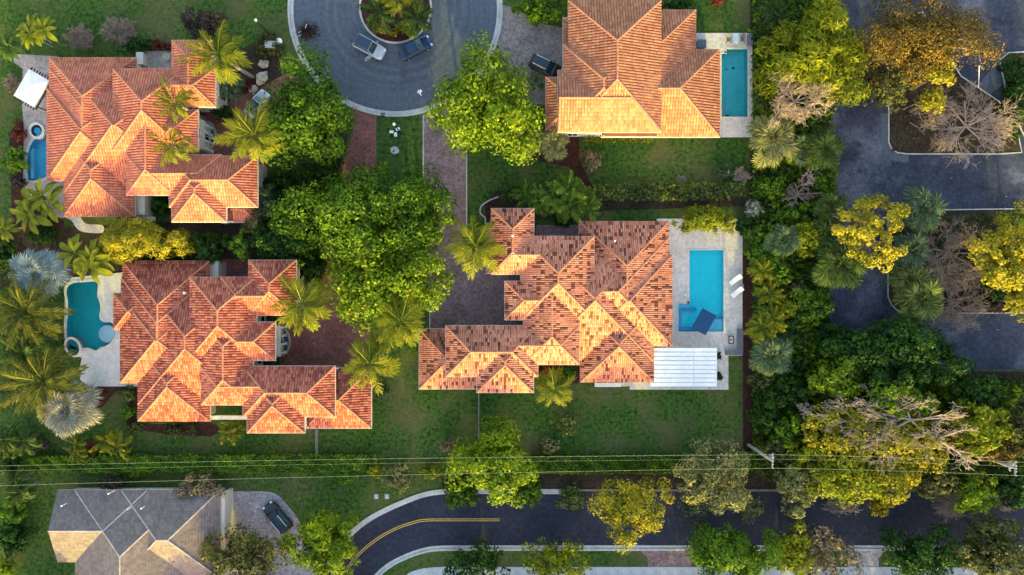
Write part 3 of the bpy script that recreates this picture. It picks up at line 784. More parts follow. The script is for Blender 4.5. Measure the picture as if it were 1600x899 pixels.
rm, om, _ = house('villa', 'large villa under mottled dark-flecked terracotta hips between the lawn and the turquoise pool', 'house', main_blocks, (t_main, u_red, c_red), .28, .54, win_sides='NSEW', singles=300)
one_blocks = [
    (100.5, 107, 300, 302, LO, ''), (100.5, 215, 210.5, 338, LO, ''), (77.6, 107.4, 210, 281.6, LO, ''), (78, 90.6, 213, 280, LO, ''), (73.7, 139, 213, 282, LO + .02, ''),
    (177, 108, 290, 235, HI, ''), (198, 160, 272, 304.8, HI, ''), (269, 63.5, 330, 166, HI, ''), (240, 107.6, 336, 166.4, HI, ''), (240, 172, 309, 235, HI, ''),
    (265, 244.6, 402, 323.4, HI, ''), (198.4, 242.5, 345, 304.4, HI, ''), (269, 255, 353, 346.5, HI, ''),
    (345, 310, 402, 347, LO, ''), (320, 118, 341, 152, LO, '')]
r1, o1, _ = house('villa', 'villa under evenly red-pink clay hips beside the white canopy and curved pool', 'house', one_blocks, (t_pink, u_red, c_red), .36, .48, win_sides='ES')
two_blocks = [
    (216, 434, 395, 632, LO, ''), (216, 540, 328, 658, LO, ''), (190, 434.5, 328, 598, LO, ''), (192, 408, 328, 596, LO, ''), (188.5, 462, 328, 598.4, LO + .02, ''), (178, 459, 235, 515, LO, ''),
    (297, 433.5, 400, 560, HI, ''), (315, 500, 395, 632, HI, ''), (389, 407, 462.5, 492, HI, ''), (345, 433.8, 450, 492.4, HI, ''), (345, 504, 429.7, 563, HI, ''),
    (380, 573, 523, 651, HI, ''), (315.4, 574, 470, 632.4, HI, ''), (387, 585, 475.5, 676, HI, ''),
    (478, 576, 579.6, 668.7, LO, '')]
r2, o2, _ = house('villa', 'villa under dark plum-red streaked clay hips beside the dark teal pool', 'house', two_blocks, (t_plum, u_red, c_red), .34, .48, win_sides='EN')
up_blocks = [
    (888, 1.4, 1032.7, 205, HI, ''), (872, 110, 1031, 206.5, HI, 'W'), (880.5, 71, 1000, 204, HI, ''),
    (940, 16, 1087, 200, LO, ''), (940, 78, 1124, 214, LO + .1, ''), (853, 121, 900, 203, LO, ''), (880, 28, 960, 120, LO, '')]
house('villa', 'villa at the top under pale patchy buff-orange clay roofs next to the narrow teal pool', 'house', up_blocks, (t_buff, u_red, c_red), .38, .50, win_sides='SW')
grey_blocks = [(90, 766.6, 230, 878, LO, 'W'), (118, 766.9, 297, 1000, LO, ''), (190, 766.3, 344, 903, LO, '')]
rg, og, gro = house('house', 'house with a flat grey tiled roof and small white vent pipes', 'house', grey_blocks, (t_grey, u_grey, c_grey), .30, .36, barrel=.0, win_sides='NE')
part_box(rg, og, 'garage_ledge', M['white_trim'], 345, 772, 351, 835, 0, 3.0, 3.0)
for x, y in ((100, 789), (173, 770), (203, 794), (224, 793), (240, 823)):
    X, Y = P(x, y, 4.5); m = MB(); m.tube([(X, Y, 3.3), (X, Y, 5.0)], .06, 8); m.tube([(X, Y, 5.0), (X, Y, 5.1)], .10, 8)
    m.build('vent_pipe', M['white'], rg, og)

for rr, oo, x, y, z in ((rm, om, 961, 377, 4.4), (r2, o2, 288, 458, 4.6), (rm, om, 801, 369, 6.4)):
    X, Y = P(x, y, z + .5); m = MB(); m.tube([(X, Y, z - .4), (X, Y, z + .5)], .07, 8); m.tube([(X, Y, z + .5), (X, Y, z + .6)], .16, 8)
    m.build('vent_pipe', M['white'], rr, oo)
# porches with columns at the entrances
def porch(root, off, x0, y0, x1, y1, rx, ry):
    a = P(x0, y1, 3.4); b = P(x1, y0, 3.4)
    m = MB(); m.box(a[0], a[1], 3.1, b[0], b[1], 3.42); p = m.build('porch', M['cream'], root, off)
    n = 4
    for k in range(n):
        c = MB(); yy = a[1] + .3 + (b[1] - a[1] - .6) * k / (n - 1)
        c.tube([(b[0] - .3, yy, 0), (b[0] - .3, yy, 3.1)], .17, 8); c.box(b[0] - .52, yy - .22, 0, b[0] - .08, yy + .22, .15); c.box(b[0] - .5, yy - .2, 2.92, b[0] - .1, yy + .2, 3.098)
        c.build('column', M['white'], p, off)
    X, Y = P(rx, ry, .4)
    w = MB(); l = [(X - .9 + 1.5 * math.cos(t * .2618 - 1.9), Y + 2.1 * math.sin(t * .2618 - 1.9)) for t in range(0, 16)]
    ribbon(w, l, -.12, .12, 0, .45); w.build('planter_wall', M['stone'], p, off)
    f = MB(); f.prism([(X - .9 + 1.3 * math.cos(t * .4488), Y + 1.8 * math.sin(t * .4488)) for t in range(14)], .03, .12); f.build('planter_bed', M['asphalt'], p, off)
porch(r1, o1, 309, 188, 318, 233, 330, 212)
porch(r2, o2, 430, 509, 438, 557, 446, 534)
# stair tower stub and side yard of the first villa
part_box(r1, o1, 'side_wall', M['cream'], 212, 302, 226, 336, 0, 2.6, 2.6)
part_box(r1, o1, 'gate_wall', M['cream'], 402, 258, 410, 300, 0, 1.6, 1.6)
part_box(r2, o2, 'side_wall', M['cream'], 329, 408, 341, 433, 0, 2.8, 2.8)
part_box(r2, o2, 'lintel', M['cream'], 328, 650, 386, 656, 2.4, 2.9, 2.9)

# ================================================================ PLANT BUILDERS
def unit(v): return v / np.maximum(np.linalg.norm(v, axis=-1, keepdims=True), 1e-9)

def leaf_quads(C, N, L, W, r, along=None):
    """kite-shaped leaves at C facing N"""
    n = len(C)
    t = r.normal(size=(n, 3)) if along is None else along + r.normal(size=(n, 3)) * .35
    t = unit(t - (t * N).sum(1, keepdims=True) * N)
    s = np.cross(N, t)
    q = .45 + 1.05 * r.random((n, 1)); L = L * q * (.85 + .3 * r.random((n, 1))); W = W * q
    V = np.stack([C - t * L * .5, C - t * L * .02 + s * W * .5, C + t * L * .5 - N * L * .12, C - t * L * .02 - s * W * .5], 1)
    return V.reshape(-1, 3)

def crown_mesh(name, rx, ry, rz, mat, r, leaf=.42, width=.26, dens=1.0, lump=.27, kind='broad', fill=.5, upb=.35):
    """leaf clumps over an uneven dome; centre at the origin"""
    Rm = (rx + ry) / 2
    ncl = int(np.clip(20 * (1 + Rm * .42), 9, 110))
    i = np.arange(ncl) + .5
    zz = 1 - 1.25 * i / ncl
    ph = i * 2.399963 + r.random(ncl) * .9
    q = np.sqrt(np.maximum(0, 1 - zz * zz))
    D = np.stack([q * np.cos(ph), q * np.sin(ph), zz], 1)
    lob = 1 + .22 * np.sin(3 * ph + r.random() * 6) + .12 * np.sin(5 * ph + r.random() * 6) + .10 * r.normal(size=ncl)
    C = D * np.array([rx, ry, rz]) * (.80 * lob)[:, None]
    C[:, 2] += r.normal(size=ncl) * .16 * rz
    rc = lump * .86 * Rm * (.5 + .7 * r.random(ncl)) * (1.0 if Rm > 2 else 1.25)
    area = 2 * math.pi * Rm * Rm
    n = int(np.clip(dens * area * 1.75 / (leaf * width * .5), 160, 56000))
    w = rc ** 2; idx = r.choice(ncl, n, p=w / w.sum())
    d = r.normal(size=(n, 3)); d[:, 2] += upb; d = unit(d)
    rad = rc[idx] * (.55 + .5 * r.random(n) ** .6)
    X = C[idx] + d * rad[:, None] * np.array([1, 1, .8])
    N = unit(d * .8 + D[idx] * .5 + r.normal(size=(n, 3)) * .45 + np.array([0, 0, .25]))
    along = None
    if kind == 'fine': along = unit(d * .8 + D[idx] * np.array([1, 1, .3]))
    V = leaf_quads(X, N, leaf, width, r, along)
    nf = int(n * fill * .35)
    if nf:
        d2 = unit(r.normal(size=(nf, 3))); rr = (r.random(nf) ** .5)[:, None] * .62
        X2 = d2 * np.array([rx, ry, rz]) * rr; X2[:, 2] -= rz * .15
        V = np.concatenate([V, leaf_quads(X2, unit(r.normal(size=(nf, 3)) + np.array([0, 0, 1.])), leaf * 1.9, width * 1.9, r)])
    F = np.arange(len(V), dtype=np.int32).reshape(-1, 4)
    return np_mesh(name, V, F, [mat]), C

def sticks(A, B, ra, rb, n=3):
    """many tapered sticks at once: arrays of start, end, radii"""
    d = unit(B - A); h = np.where(np.abs(d[:, 2:3]) > .9, np.array([[1., 0, 0]]), np.array([[0, 0, 1.]]))
    a = unit(np.cross(d, h)); b = np.cross(d, a)
    V = []
    for P0, rr in ((A, ra), (B, rb)):
        for k in range(n):
            t = 2 * math.pi * k / n
            V.append(P0 + (a * math.cos(t) + b * math.sin(t)) * rr[:, None])
    V = np.stack(V, 1)
    m = len(A); base = (np.arange(m) * 2 * n)[:, None, None]
    q = np.array([[k, (k + 1) % n, n + (k + 1) % n, n + k] for k in range(n)])[None]
    return V.reshape(-1, 3), (base + q).reshape(-1, 4)

def twig_arrays(rx, ry, rz, r, nb=9, levels=4, fork=3, r0=.13, rmin=.022, flat=.55, spread=.62):
    A = np.zeros((nb, 3)); A[:, 2] = -rz * .5
    ph = np.arange(nb) / nb * 2 * math.pi + r.random(nb) * .6
    el = .35 + .9 * r.random(nb)
    D = unit(np.stack([np.cos(ph), np.sin(ph), el * flat], 1))
    L = np.full(nb, .48) * (.8 + .4 * r.random(nb)); ra = np.full(nb, r0)
    SA, SB, RA, RB = [], [], [], []
    sc = np.array([rx, ry, rz])
    for lv in range(levels):
        B = A + D * (L[:, None]) * sc
        rb = np.maximum(ra * .62, rmin)
        SA.append(A); SB.append(B); RA.append(ra); RB.append(rb)
        if lv == levels - 1: break
        k = fork if lv else fork + 1
        f = r.random((len(A), k)) * .75 + .25
        A2 = (A[:, None] + (B - A)[:, None] * f[:, :, None]).reshape(-1, 3)
        D2 = unit(D[:, None] + r.normal(size=(len(A), k, 3)) * spread * np.array([1, 1, .8])).reshape(-1, 3)
        ra = np.maximum(np.repeat(rb, k) * .68, rmin); L = np.repeat(L, k) * (.5 + .3 * r.random(len(A) * k))
        A, D = A2, D2
    return np.concatenate(SA), np.concatenate(SB), np.concatenate(RA), np.concatenate(RB)

def trunk_mesh(h, zc, clumps, r, rad, mat, lean=(0, 0)):
    m = MB()
    top = Vector((lean[0], lean[1], zc * .8))
    m.tube([(0, 0, -.1), (lean[0] * .4, lean[1] * .4, zc * .35), tuple(top)], [rad * 1.35, rad, rad * .75], 7)
    if len(clumps):
        for k in r.choice(len(clumps), min(6, len(clumps)), replace=False):
            c = Vector(clumps[k]) + Vector((lean[0], lean[1], zc))
            mid = top.lerp(c, .5) + Vector((0, 0, .2))
            m.tube([top, mid, c], [rad * .55, rad * .35, rad * .14], 5)
    return m.mesh('trunk', mat)

LEAFSET = {}
seedn = [100]
def nrng(): seedn[0] += 1; return np.random.default_rng(seedn[0])

def plant_root(name, label, cat, px, py, zc, group):
    x, y = P(px, py, zc)
    return tag(empty(name, (x, y, 0)), label, cat, group)

def tree(name, label, px, py, rx, ry, h, mat, cat='tree', group=None, dens=1.0, leaf=.42, width=.26, kind='broad', lump=.27, fill=.5, flat=.5, bark='bark', twigs=0):
    """rx, ry in photo pixels, h in metres (top of the crown)"""
    r = nrng()
    k = 1 / PPM * (CAM_H - h * .7) / CAM_H
    RX, RY = rx * k, ry * k
    RZ = min(h * .55, flat * (RX + RY) * .5 + .6)
    zc = h - RZ * .95
    root = plant_root(name, label, cat, px, py, zc, group)
    cm, cl = crown_mesh('crown', RX, RY, RZ, M[mat], r, leaf, width, dens, lump, kind, fill)
    link('crown', cm, root, (0, 0, zc))
    if h > 1.4:
        link('trunk', trunk_mesh(h, zc, cl, r, .05 + .028 * h, M[bark]), root)
    if twigs:
        A, B, ra, rb = twig_arrays(RX, RY, RZ, r, nb=7, levels=4, fork=twigs, r0=.09, rmin=.02)
        V, F = sticks(A, B, ra, rb)
        link('branch', np_mesh('branch', V, F, [M['bark_pale']]), root, (0, 0, zc))
    return root

def bare(name, label, px, py, rx, ry, h, mat='bark_pale', cat='tree', group=None, nb=10, fork=3, levels=4, r0=.12, rmin=.028, leaves=None, ldens=.3, flat=.6, lleaf=.3, lift=None):
    r = nrng()
    k = 1 / PPM * (CAM_H - h * .7) / CAM_H
    RX, RY = rx * k, ry * k
    RZ = min(h * .5, (RX + RY) * .5)
    zc = h - RZ if lift is None else h - lift
    root = plant_root(name, label, cat, px, py, zc, group)
    A, B, ra, rb = twig_arrays(RX, RY, RZ, r, nb, levels, fork, r0, rmin, flat)
    V, F = sticks(A, B, ra, rb)
    link('crown', np_mesh('crown', V, F, [M[mat]]), root, (0, 0, zc))
    m = MB(); m.tube([(0, 0, -.1), (.05, 0, zc - RZ * .5)], [r0 * 1.8, r0 * 1.2], 6); m.build('trunk', M[mat], root)
    if leaves:
        n = int(ldens * RX * RY * 3.14 * 18)
        idx = r.choice(len(B), n, p=(lambda w: w / w.sum())(1 / rb))
        X = B[idx] + r.normal(size=(n, 3)) * .22
        Vl = leaf_quads(X, unit(r.normal(size=(n, 3)) + np.array([0, 0, 1.])), lleaf, lleaf * .62, r)
        tag(link('foliage', np_mesh('foliage', Vl, np.arange(n * 4, dtype=np.int32).reshape(-1, 4), [M[leaves]]), root, (0, 0, zc)), kind='stuff')
    return root

# ---- palm fronds (shared meshes)
def frond_mesh(name, L, droop, mat, seed, nl=30, ll=.68, lw=.078, vee=.25):
    r = np.random.default_rng(seed)
    V = []; F = []
    s = np.linspace(0, 1, 9)
    ax = L * (s - .16 * droop * s ** 2); az = L * (.42 * s - droop * .62 * s ** 2)
    def pt(t): return np.array([np.interp(t, s, ax), 0.0, np.interp(t, s, az)])
    for k in range(8):
        p, q = pt(s[k]), pt(s[k + 1]); w0 = .05 * (1 - s[k]) + .012; w1 = .05 * (1 - s[k + 1]) + .012
        b = len(V); V += [p + [0, w0, 0], p - [0, w0, 0], q - [0, w1, 0], q + [0, w1, 0]]; F.append((b, b + 1, b + 2, b + 3))
    for k in range(nl):
        t = .16 + .84 * (k + .5) / nl
        p = pt(t); l = ll * (.55 + .75 * math.sin(math.pi * min(1, .12 + t * .8))) * (.85 + .3 * r.random())
        a = R(62 - 34 * t) + r.normal() * .08
        for sd in (1, -1):
            d = np.array([math.cos(a), sd * math.sin(a), -.28 - .25 * t + r.normal() * .10 + vee * .3])
            d = d / np.linalg.norm(d)
            w = np.array([d[1] * -1, d[0], 0]) * lw * .5 + np.array([0, 0, sd * lw * .25])
            tip = p + d * l; tip[2] -= .18 * l
            mid = p + d * l * .5
            b = len(V); V += [p, mid + w, tip, mid - w]; F.append((b, b + 1, b + 2, b + 3))
    return np_mesh(name, np.array(V), np.array(F, dtype=np.int32), [M[mat]])

def fan_mesh(name, pet, Rb, mat, seed, n=18, w=.12):
    r = np.random.default_rng(seed)
    V = []; F = []
    p0 = np.array([0, 0, 0.]); p1 = np.array([pet, 0, pet * .38])
    V += [p0 + [0, .035, 0], p0 - [0, .035, 0], p1 - [0, .02, 0], p1 + [0, .02, 0]]; F.append((0, 1, 2, 3))
    for k in range(n):
        a = R(-125 + 250 * k / (n - 1)) + r.normal() * .03
        l = Rb * (1 - .30 * abs(a) / 2.2) * (.9 + .2 * r.random())
        d = np.array([math.cos(a), math.sin(a), .10 + .05 * (k % 2)]); s = np.array([-math.sin(a), math.cos(a), 0])
        m = p1 + d * l * .6; tip = p1 + d * l; tip[2] -= l * (.18 + .12 * r.random())
        b = len(V); V += [p1, m - s * w * .5, tip, m + s * w * .5]; F.append((b, b + 1, b + 2, b + 3))
    return np_mesh(name, np.array(V), np.array(F, dtype=np.int32), [M[mat]])

def paddle_mesh(name, L, W, mat, seed):
    V = []; F = []
    s = np.linspace(0, 1, 8)
    for k, t in enumerate(s):
        x = L * (t - .10 * t * t); z = L * (.50 * t - .52 * t * t)
        wd = 0.03 if t < .22 else W * .5 * math.sin(math.pi * min(1, (t - .2) / .8 * .94 + .06)) ** .6 + .01
        V += [(x, wd, z + wd * .25), (x, 0, z), (x, -wd, z + wd * .25)]
    for k in range(7):
        b = k * 3
        F += [(b, b + 1, b + 4, b + 3), (b + 1, b + 2, b + 5, b + 4)]
    return np_mesh(name, np.array(V), np.array(F, dtype=np.int32), [M[mat]], smooth=True)

FR = {}
def fronds(kind, mat):
    key = (kind, mat)
    if key not in FR:
        if kind == 'feather': FR[key] = [frond_mesh('frond', 1.0 * 3.0, d, mat, 50 + i) for i, d in enumerate((.35, .62, .95))]
        elif kind == 'date': FR[key] = [frond_mesh('frond', 3.0, d, mat, 60 + i, nl=34, ll=.44, lw=.06, vee=.8) for i, d in enumerate((.30, .5, .75))]
        elif kind == 'areca': FR[key] = [frond_mesh('frond', 3.0, d, mat, 70 + i, nl=18, ll=.72, lw=.14) for i, d in enumerate((.30, .55, .85))]
        elif kind == 'fan': FR[key] = [fan_mesh('frond', p, 1.0, mat, 80 + i) for i, p in enumerate((.75, 1.1, 1.4))]
        elif kind == 'fanfine': FR[key] = [fan_mesh('frond', p, .95, mat, 85 + i, n=28, w=.07) for i, p in enumerate((.7, 1.0, 1.3))]
        elif kind == 'paddle': FR[key] = [paddle_mesh('leaf', 3.0, w, mat, 90 + i) for i, w in enumerate((.62, .75, .9))]
    return FR[key]

def palm(name, label, px, py, rpx, h, kind='feather', mat='lf_palm', n=21, group=None, cat='palm tree', trunk=True, stems=1, lean=None):
    """rpx: reach of the fronds in photo pixels; h: height of the crown"""
    r = nrng()
    k = 1 / PPM * (CAM_H - h) / CAM_H
    reach = rpx * k
    root = plant_root(name, label, cat, px, py, h, group)
    root.rotation_euler = (r.normal() * .05, r.normal() * .05, r.random() * 6.28)
    ms = fronds(kind, mat)
    base = {'feather': 2.72, 'date': 2.72, 'areca': 2.8, 'fan': 2.0, 'fanfine': 1.95, 'paddle': 2.65}[kind]
    sc = reach / base
    heads = [(0, 0)] if stems == 1 else [((r.random() - .5) * .95 * reach, (r.random() - .5) * .95 * reach) for _ in range(stems)]
    pn = 'leaf' if kind == 'paddle' else 'frond'
    for hi, (hx, hy) in enumerate(heads):
        nn = n if stems == 1 else max(8, int(n * 1.9) // stems)
        s1 = sc if stems == 1 else sc * .68
        hh = h - (0 if stems == 1 else r.random() * h * .3)
        for i in range(nn):
            t = i / nn
            az = i * 2.39996 + r.normal() * .16
            el = (-.55 + 1.75 * t ** 1.3) if kind in ('fan', 'fanfine') else (-.32 + 1.0 * t ** 1.6)
            me = ms[0 if t > .66 else (1 if t > .33 else 2)]
            o = link(pn, me, root, (hx, hy, hh + .1 * t), (r.normal() * .15, -el, az))
            if kind in ('feather', 'date', 'fan') and i < 3: me = fronds(kind, 'lf_deadfrond')[2]
            f = s1 * (.78 + .34 * r.random()) * (1.0 if t < .75 else (.86 if kind[:3] != 'fan' else .70))
            o.scale = (f, f, f)
        if trunk:
            m = MB(); rad = .10 + .012 * h if stems == 1 else .05
            m.tube([(hx * .5, hy * .5, -.1), (hx * .8, hy * .8, hh * .5), (hx, hy, hh + .05)], [rad * 1.4, rad, rad * .9], 7)
            m.build('trunk', M['palm_trunk'], root)
    return root

def leaf_box(name, label, poly_px, h, mat, cat, dens=1.0, leaf=.22, r=None, group=None, kind=None, rough=.18, zmin=0.0, core=False):
    """hedge or ground cover: leaves over the top and sides of a strip of plan poly_px"""
    r = nrng()
    poly = px_poly(poly_px, h * .5)
    cx = sum(p[0] for p in poly) / len(poly); cy = sum(p[1] for p in poly) / len(poly)
    loc = [(x - cx, y - cy) for x, y in poly]
    tri = tessellate_polygon([[Vector((x, y, 0)) for x, y in loc]])
    T = np.array([[loc[a], loc[b], loc[c]] for a, b, c in tri])
    ar = np.abs((T[:, 1, 0] - T[:, 0, 0]) * (T[:, 2, 1] - T[:, 0, 1]) - (T[:, 2, 0] - T[:, 0, 0]) * (T[:, 1, 1] - T[:, 0, 1])) / 2
    n = int(min(70000, dens * ar.sum() * 2.6 / (leaf * leaf * .6)))
    idx = r.choice(len(T), n, p=ar / ar.sum())
    a, b = r.random((2, n)); s = np.sqrt(a)
    XY = T[idx, 0] * (1 - s)[:, None] + T[idx, 1] * (s * (1 - b))[:, None] + T[idx, 2] * (s * b)[:, None]
    XY += r.normal(size=XY.shape) * .12
    lump = np.sin(XY[:, 0] * 1.7 + 1.3 * np.sin(XY[:, 1] * 1.1)) * np.sin(XY[:, 1] * 2.1 + XY[:, 0] * .6)
    z = zmin + (h - zmin) * (1 - .6 * r.random(n) ** 2.2) + lump * rough * h
    X = np.column_stack([XY, np.maximum(z, .05)])
    N = unit(r.normal(size=(n, 3)) * .6 + np.array([0, 0, .8]))
    V = leaf_quads(X, N, leaf * 1.3, leaf * .8, r)
    F = [np.arange(n * 4, dtype=np.int32).reshape(-1, 4)]; mi = np.zeros(n, np.int32)
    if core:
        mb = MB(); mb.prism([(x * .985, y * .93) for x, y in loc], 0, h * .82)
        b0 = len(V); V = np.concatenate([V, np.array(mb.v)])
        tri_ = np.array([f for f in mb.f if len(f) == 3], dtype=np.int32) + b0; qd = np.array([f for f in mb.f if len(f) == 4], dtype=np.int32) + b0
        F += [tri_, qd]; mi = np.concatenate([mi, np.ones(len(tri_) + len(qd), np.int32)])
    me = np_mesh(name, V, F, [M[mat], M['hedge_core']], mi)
    o = link(name, me, None, (cx, cy, 0))
    return tag(o, label, cat, group, kind)

# ================================================================ CARS
paint_n = [0]
def car_paint(name, col, metal=.4):
    return mat_plain(name, col, .28, .08, .8, metal=metal, spec=.5, coat=.6)

def car(name, label, px, py, ang, paint, L=4.8, W=1.95, H=1.75, suv=True, roof=None, rails=False, door_open=False, hood=None):
    x, y = P(px, py, .9)
    root = tag(empty(name, (x, y, 0.012), ang), label, 'car')
    hw = W / 2
    belt = .98 if suv else .88
    # lower body as stations along x: (x, half width, bottom, top)
    st = [(-L / 2, hw * .78, .48, belt * .80), (-L / 2 + .10, hw * .90, .32, belt * .97), (-L / 2 + .5, hw * .985, .24, belt + .02), (-.6, hw, .22, belt + .02), (.55, hw, .22, belt), (L / 2 - 1.05, hw * .985, .24, belt - .03),
          (L / 2 - .45, hw * .93, .26, belt - .12), (L / 2 - .12, hw * .82, .32, belt - .24), (L / 2, hw * .62, .42, belt - .36)]
    def loft(st, prof):
        V = []; F = []
        n = None
        for s in st:
            p = prof(s); n = len(p); V += p
        for i in range(len(st) - 1):
            for k in range(n - 1): F.append((i * n + k, i * n + k + 1, (i + 1) * n + k + 1, (i + 1) * n + k))
        F.append(tuple(range(n))[::-1]); F.append(tuple(range((len(st) - 1) * n, len(st) * n)))
        return V, F
    def prof(s):
        xx, w, zb, zt = s; zm = zb + (zt - zb) * .55
        return [(xx, -w * .92, zb), (xx, -w, zm), (xx, -w * .95, zt - .06), (xx, -w * .80, zt), (xx, 0, zt + .035), (xx, w * .80, zt), (xx, w * .95, zt - .06), (xx, w, zm), (xx, w * .92, zb)]
    m = MB(); m.add(*loft(st, prof))
    body = m.build('body', paint, root, smooth=False, bevel=.03)
    # cabin: glass band and roof
    if suv: rx0, rx1, gx0, gx1 = -L / 2 + .45, .35, -L / 2 + .10, 1.05
    else: rx0, rx1, gx0, gx1 = -L / 2 + 1.35, .25, -L / 2 + .55, 1.05
    rw = hw * .70; gw = hw * .90
    zt = H - .05; zg = belt - .01
    lower = [(gx0, -gw * .9, zg), (gx1, -gw * .86, zg), (gx1, gw * .86, zg), (gx0, gw * .9, zg)]
    upper = [(rx0, -rw, zt), (rx1, -rw, zt), (rx1, rw, zt), (rx0, rw, zt)]
    def quad(nm, pts, mat, th=0.012):
        q = MB(); q.add(pts, [(0, 1, 2, 3), (3, 2, 1, 0)]); return q.build(nm, mat, root)
    gl = M['tint']
    def ins(p, q, a, b): return tuple(p[i] + (q[i] - p[i]) * a for i in range(3))
    core = MB(); core.add([*lower, *upper], [(0, 1, 5, 4), (1, 2, 6, 5), (2, 3, 7, 6), (3, 0, 4, 7), (4, 5, 6, 7)]); core.build('pillar_frame', paint, root)
    def pane(nm, a, b, c, d, out):
        ctr = [(a[i] + b[i] + c[i] + d[i]) / 4 for i in range(3)]
        pts = [tuple(ctr[i] + (p[i] - ctr[i]) * .90 + out[i] * .012 for i in range(3)) for p in (a, b, c, d)]
        return quad(nm, pts, gl)
    pane('windshield', lower[1], lower[2], upper[2], upper[1], (1, 0, .9))
    pane('rear_window', lower[3], lower[0], upper[0], upper[3], (-1, 0, .6))
    pane('side_window', lower[0], lower[1], upper[1], upper[0], (0, -1, .3))
    pane('side_window', lower[2], lower[3], upper[3], upper[2], (0, 1, .3))
    rf = MB(); rf.box(rx0 + .03, -rw * .97, zt + .002, rx1 - .02, rw * .97, zt + .045); rf.build('roof', roof or paint, root, bevel=.02)
    if hood:
        hd = MB(); hd.add([(1.1, -hw * .76, belt + .03), (L / 2 - .45, -hw * .72, belt - .08), (L / 2 - .45, hw * .72, belt - .08), (1.1, hw * .76, belt + .03), (1.1, 0, belt + .06), (L / 2 - .45, 0, belt - .055)], [(0, 1, 5, 4), (4, 5, 2, 3)]); hd.build('bonnet', hood, root)
    if rails:
        for s in (-1, 1):
            t = MB(); t.tube([(rx0 + .15, s * rw * .88, zt + .09), (rx1 - .1, s * rw * .88, zt + .09)], .035, 6); t.build('roof_rail', M['white'], root)
    for sx in (-L / 2 + .92, L / 2 - .92):
        for s in (-1, 1):
            t = MB(); t.tube([(sx, s * (hw - .24), .34), (sx, s * (hw + .01), .34)], .34, 14); w = t.build('wheel', M['rubber'], root)
            t = MB(); t.tube([(sx, s * (hw + .011), .34), (sx, s * (hw + .02), .34)], .2, 10); t.build('rim', M['grey_metal'], w)
    for s in (-1, 1):
        t = MB(); t.box(L / 2 - .30, s * hw * .62 - .17, belt - .26, L / 2 - .06, s * hw * .62 + .17, belt - .17); t.build('headlight', M['white_panel'], root, bevel=.02)
        t = MB(); t.box(-L / 2 - .01, s * hw * .66 - .14, belt - .25, -L / 2 + .14, s * hw * .66 + .14, belt - .08); t.build('tail_light', M['red'], root)
        t = MB(); t.box(.72, s * (hw + .10) - .10, belt + .02, .90, s * (hw + .10) + .10, belt + .17); t.build('wing_mirror', paint, root, bevel=.02)
    if door_open:
        t = MB(); t.box(-1.05, -.04, .35, 0, .04, belt); t.box(-.95, -.02, belt, -.1, .02, belt + .45)
        d = t.build('door', paint, root); d.location = (.85, -hw, 0); d.rotation_euler = (0, 0, R(65))
    return root

white_p = car_paint('silver_white_paint', (.42, .45, .48), .3)
blk_p = car_paint('black_paint', (.012, .014, .018))
navy_p = car_paint('navy_paint', (.018, .045, .105))
glassroof = mat_plain('dark_glass_roof', (.012, .03, .065), .12, .1, 1, spec=.8)
tealroof = mat_plain('blue_black_roof', (.010, .028, .045), .2, .1, 1, spec=.6)
car('parked_car', 'silver-white SUV with a dark roof and one door open by the round island', 576.5, 73, R(-28), white_p, 4.7, 2.1, 1.75, True, glassroof, False, True)
car('parked_car', 'dark blue saloon car parked against the round island kerb', 648.5, 74, R(27), navy_p, 4.9, 2.0, 1.5, False)
car('parked_car', 'black SUV with pale roof rails nosing up to the upper house', 853, 104, R(-26), blk_p, 4.8, 2.1, 1.8, True, tealroof, True)
car('parked_car', 'black SUV on the mauve driveway of the grey-roofed house', 433, 809, R(130), blk_p, 4.8, 2.1, 1.8, True, tealroof, True)
car('parked_car', 'white car with a dark glass roof half hidden between palm and tree', 401, 162, R(52), white_p, 4.3, 1.95, 1.55, False, glassroof)

# ================================================================ GARDEN AND POOL FURNITURE
def thing(name, label, cat, px, py, z=0.0, ang=0.0, group=None, zp=None):
    x, y = P(px, py, z if zp is None else zp)
    return tag(empty(name, (x, y, z), ang), label, cat, group)

def lounger(label, px, py, ang):
    t = thing('sun_lounger', label, 'sun lounger', px, py, .06, ang)
    b = MB(); b.box(-.95, -.35, .24, .35, .35, .32); b.build('seat', M['white'], t, bevel=.03)
    q = MB(); Mx = Matrix.Translation((.33, 0, .30)) @ Matrix.Rotation(R(-28), 4, 'Y'); q.box(0, -.35, -.03, .72, .35, .05, Mx); q.build('backrest', M['white'], t, bevel=.03)
    for sx in (-.85, .75):
        for sy in (-.3, .3):
            l = MB(); l.box(sx - .03, sy - .03, 0, sx + .03, sy + .03, .24); l.build('leg', M['grey_metal'], t)
lounger('white sun lounger on the stone deck, the upper of two side by side', 1148, 437.5, R(37))
lounger('white sun lounger on the stone deck, the lower of two side by side', 1150.5, 457, R(40))
# side table between the loungers
t = thing('side_table', 'small grey table between the two white loungers', 'table', 1158, 447, .06)
m = MB(); m.box(-.25, -.25, .4, .25, .25, .44); m.build('top', M['grey_metal'], t); m = MB(); m.tube([(0, 0, 0), (0, 0, .4)], .06, 8); m.build('leg', M['grey_metal'], t)

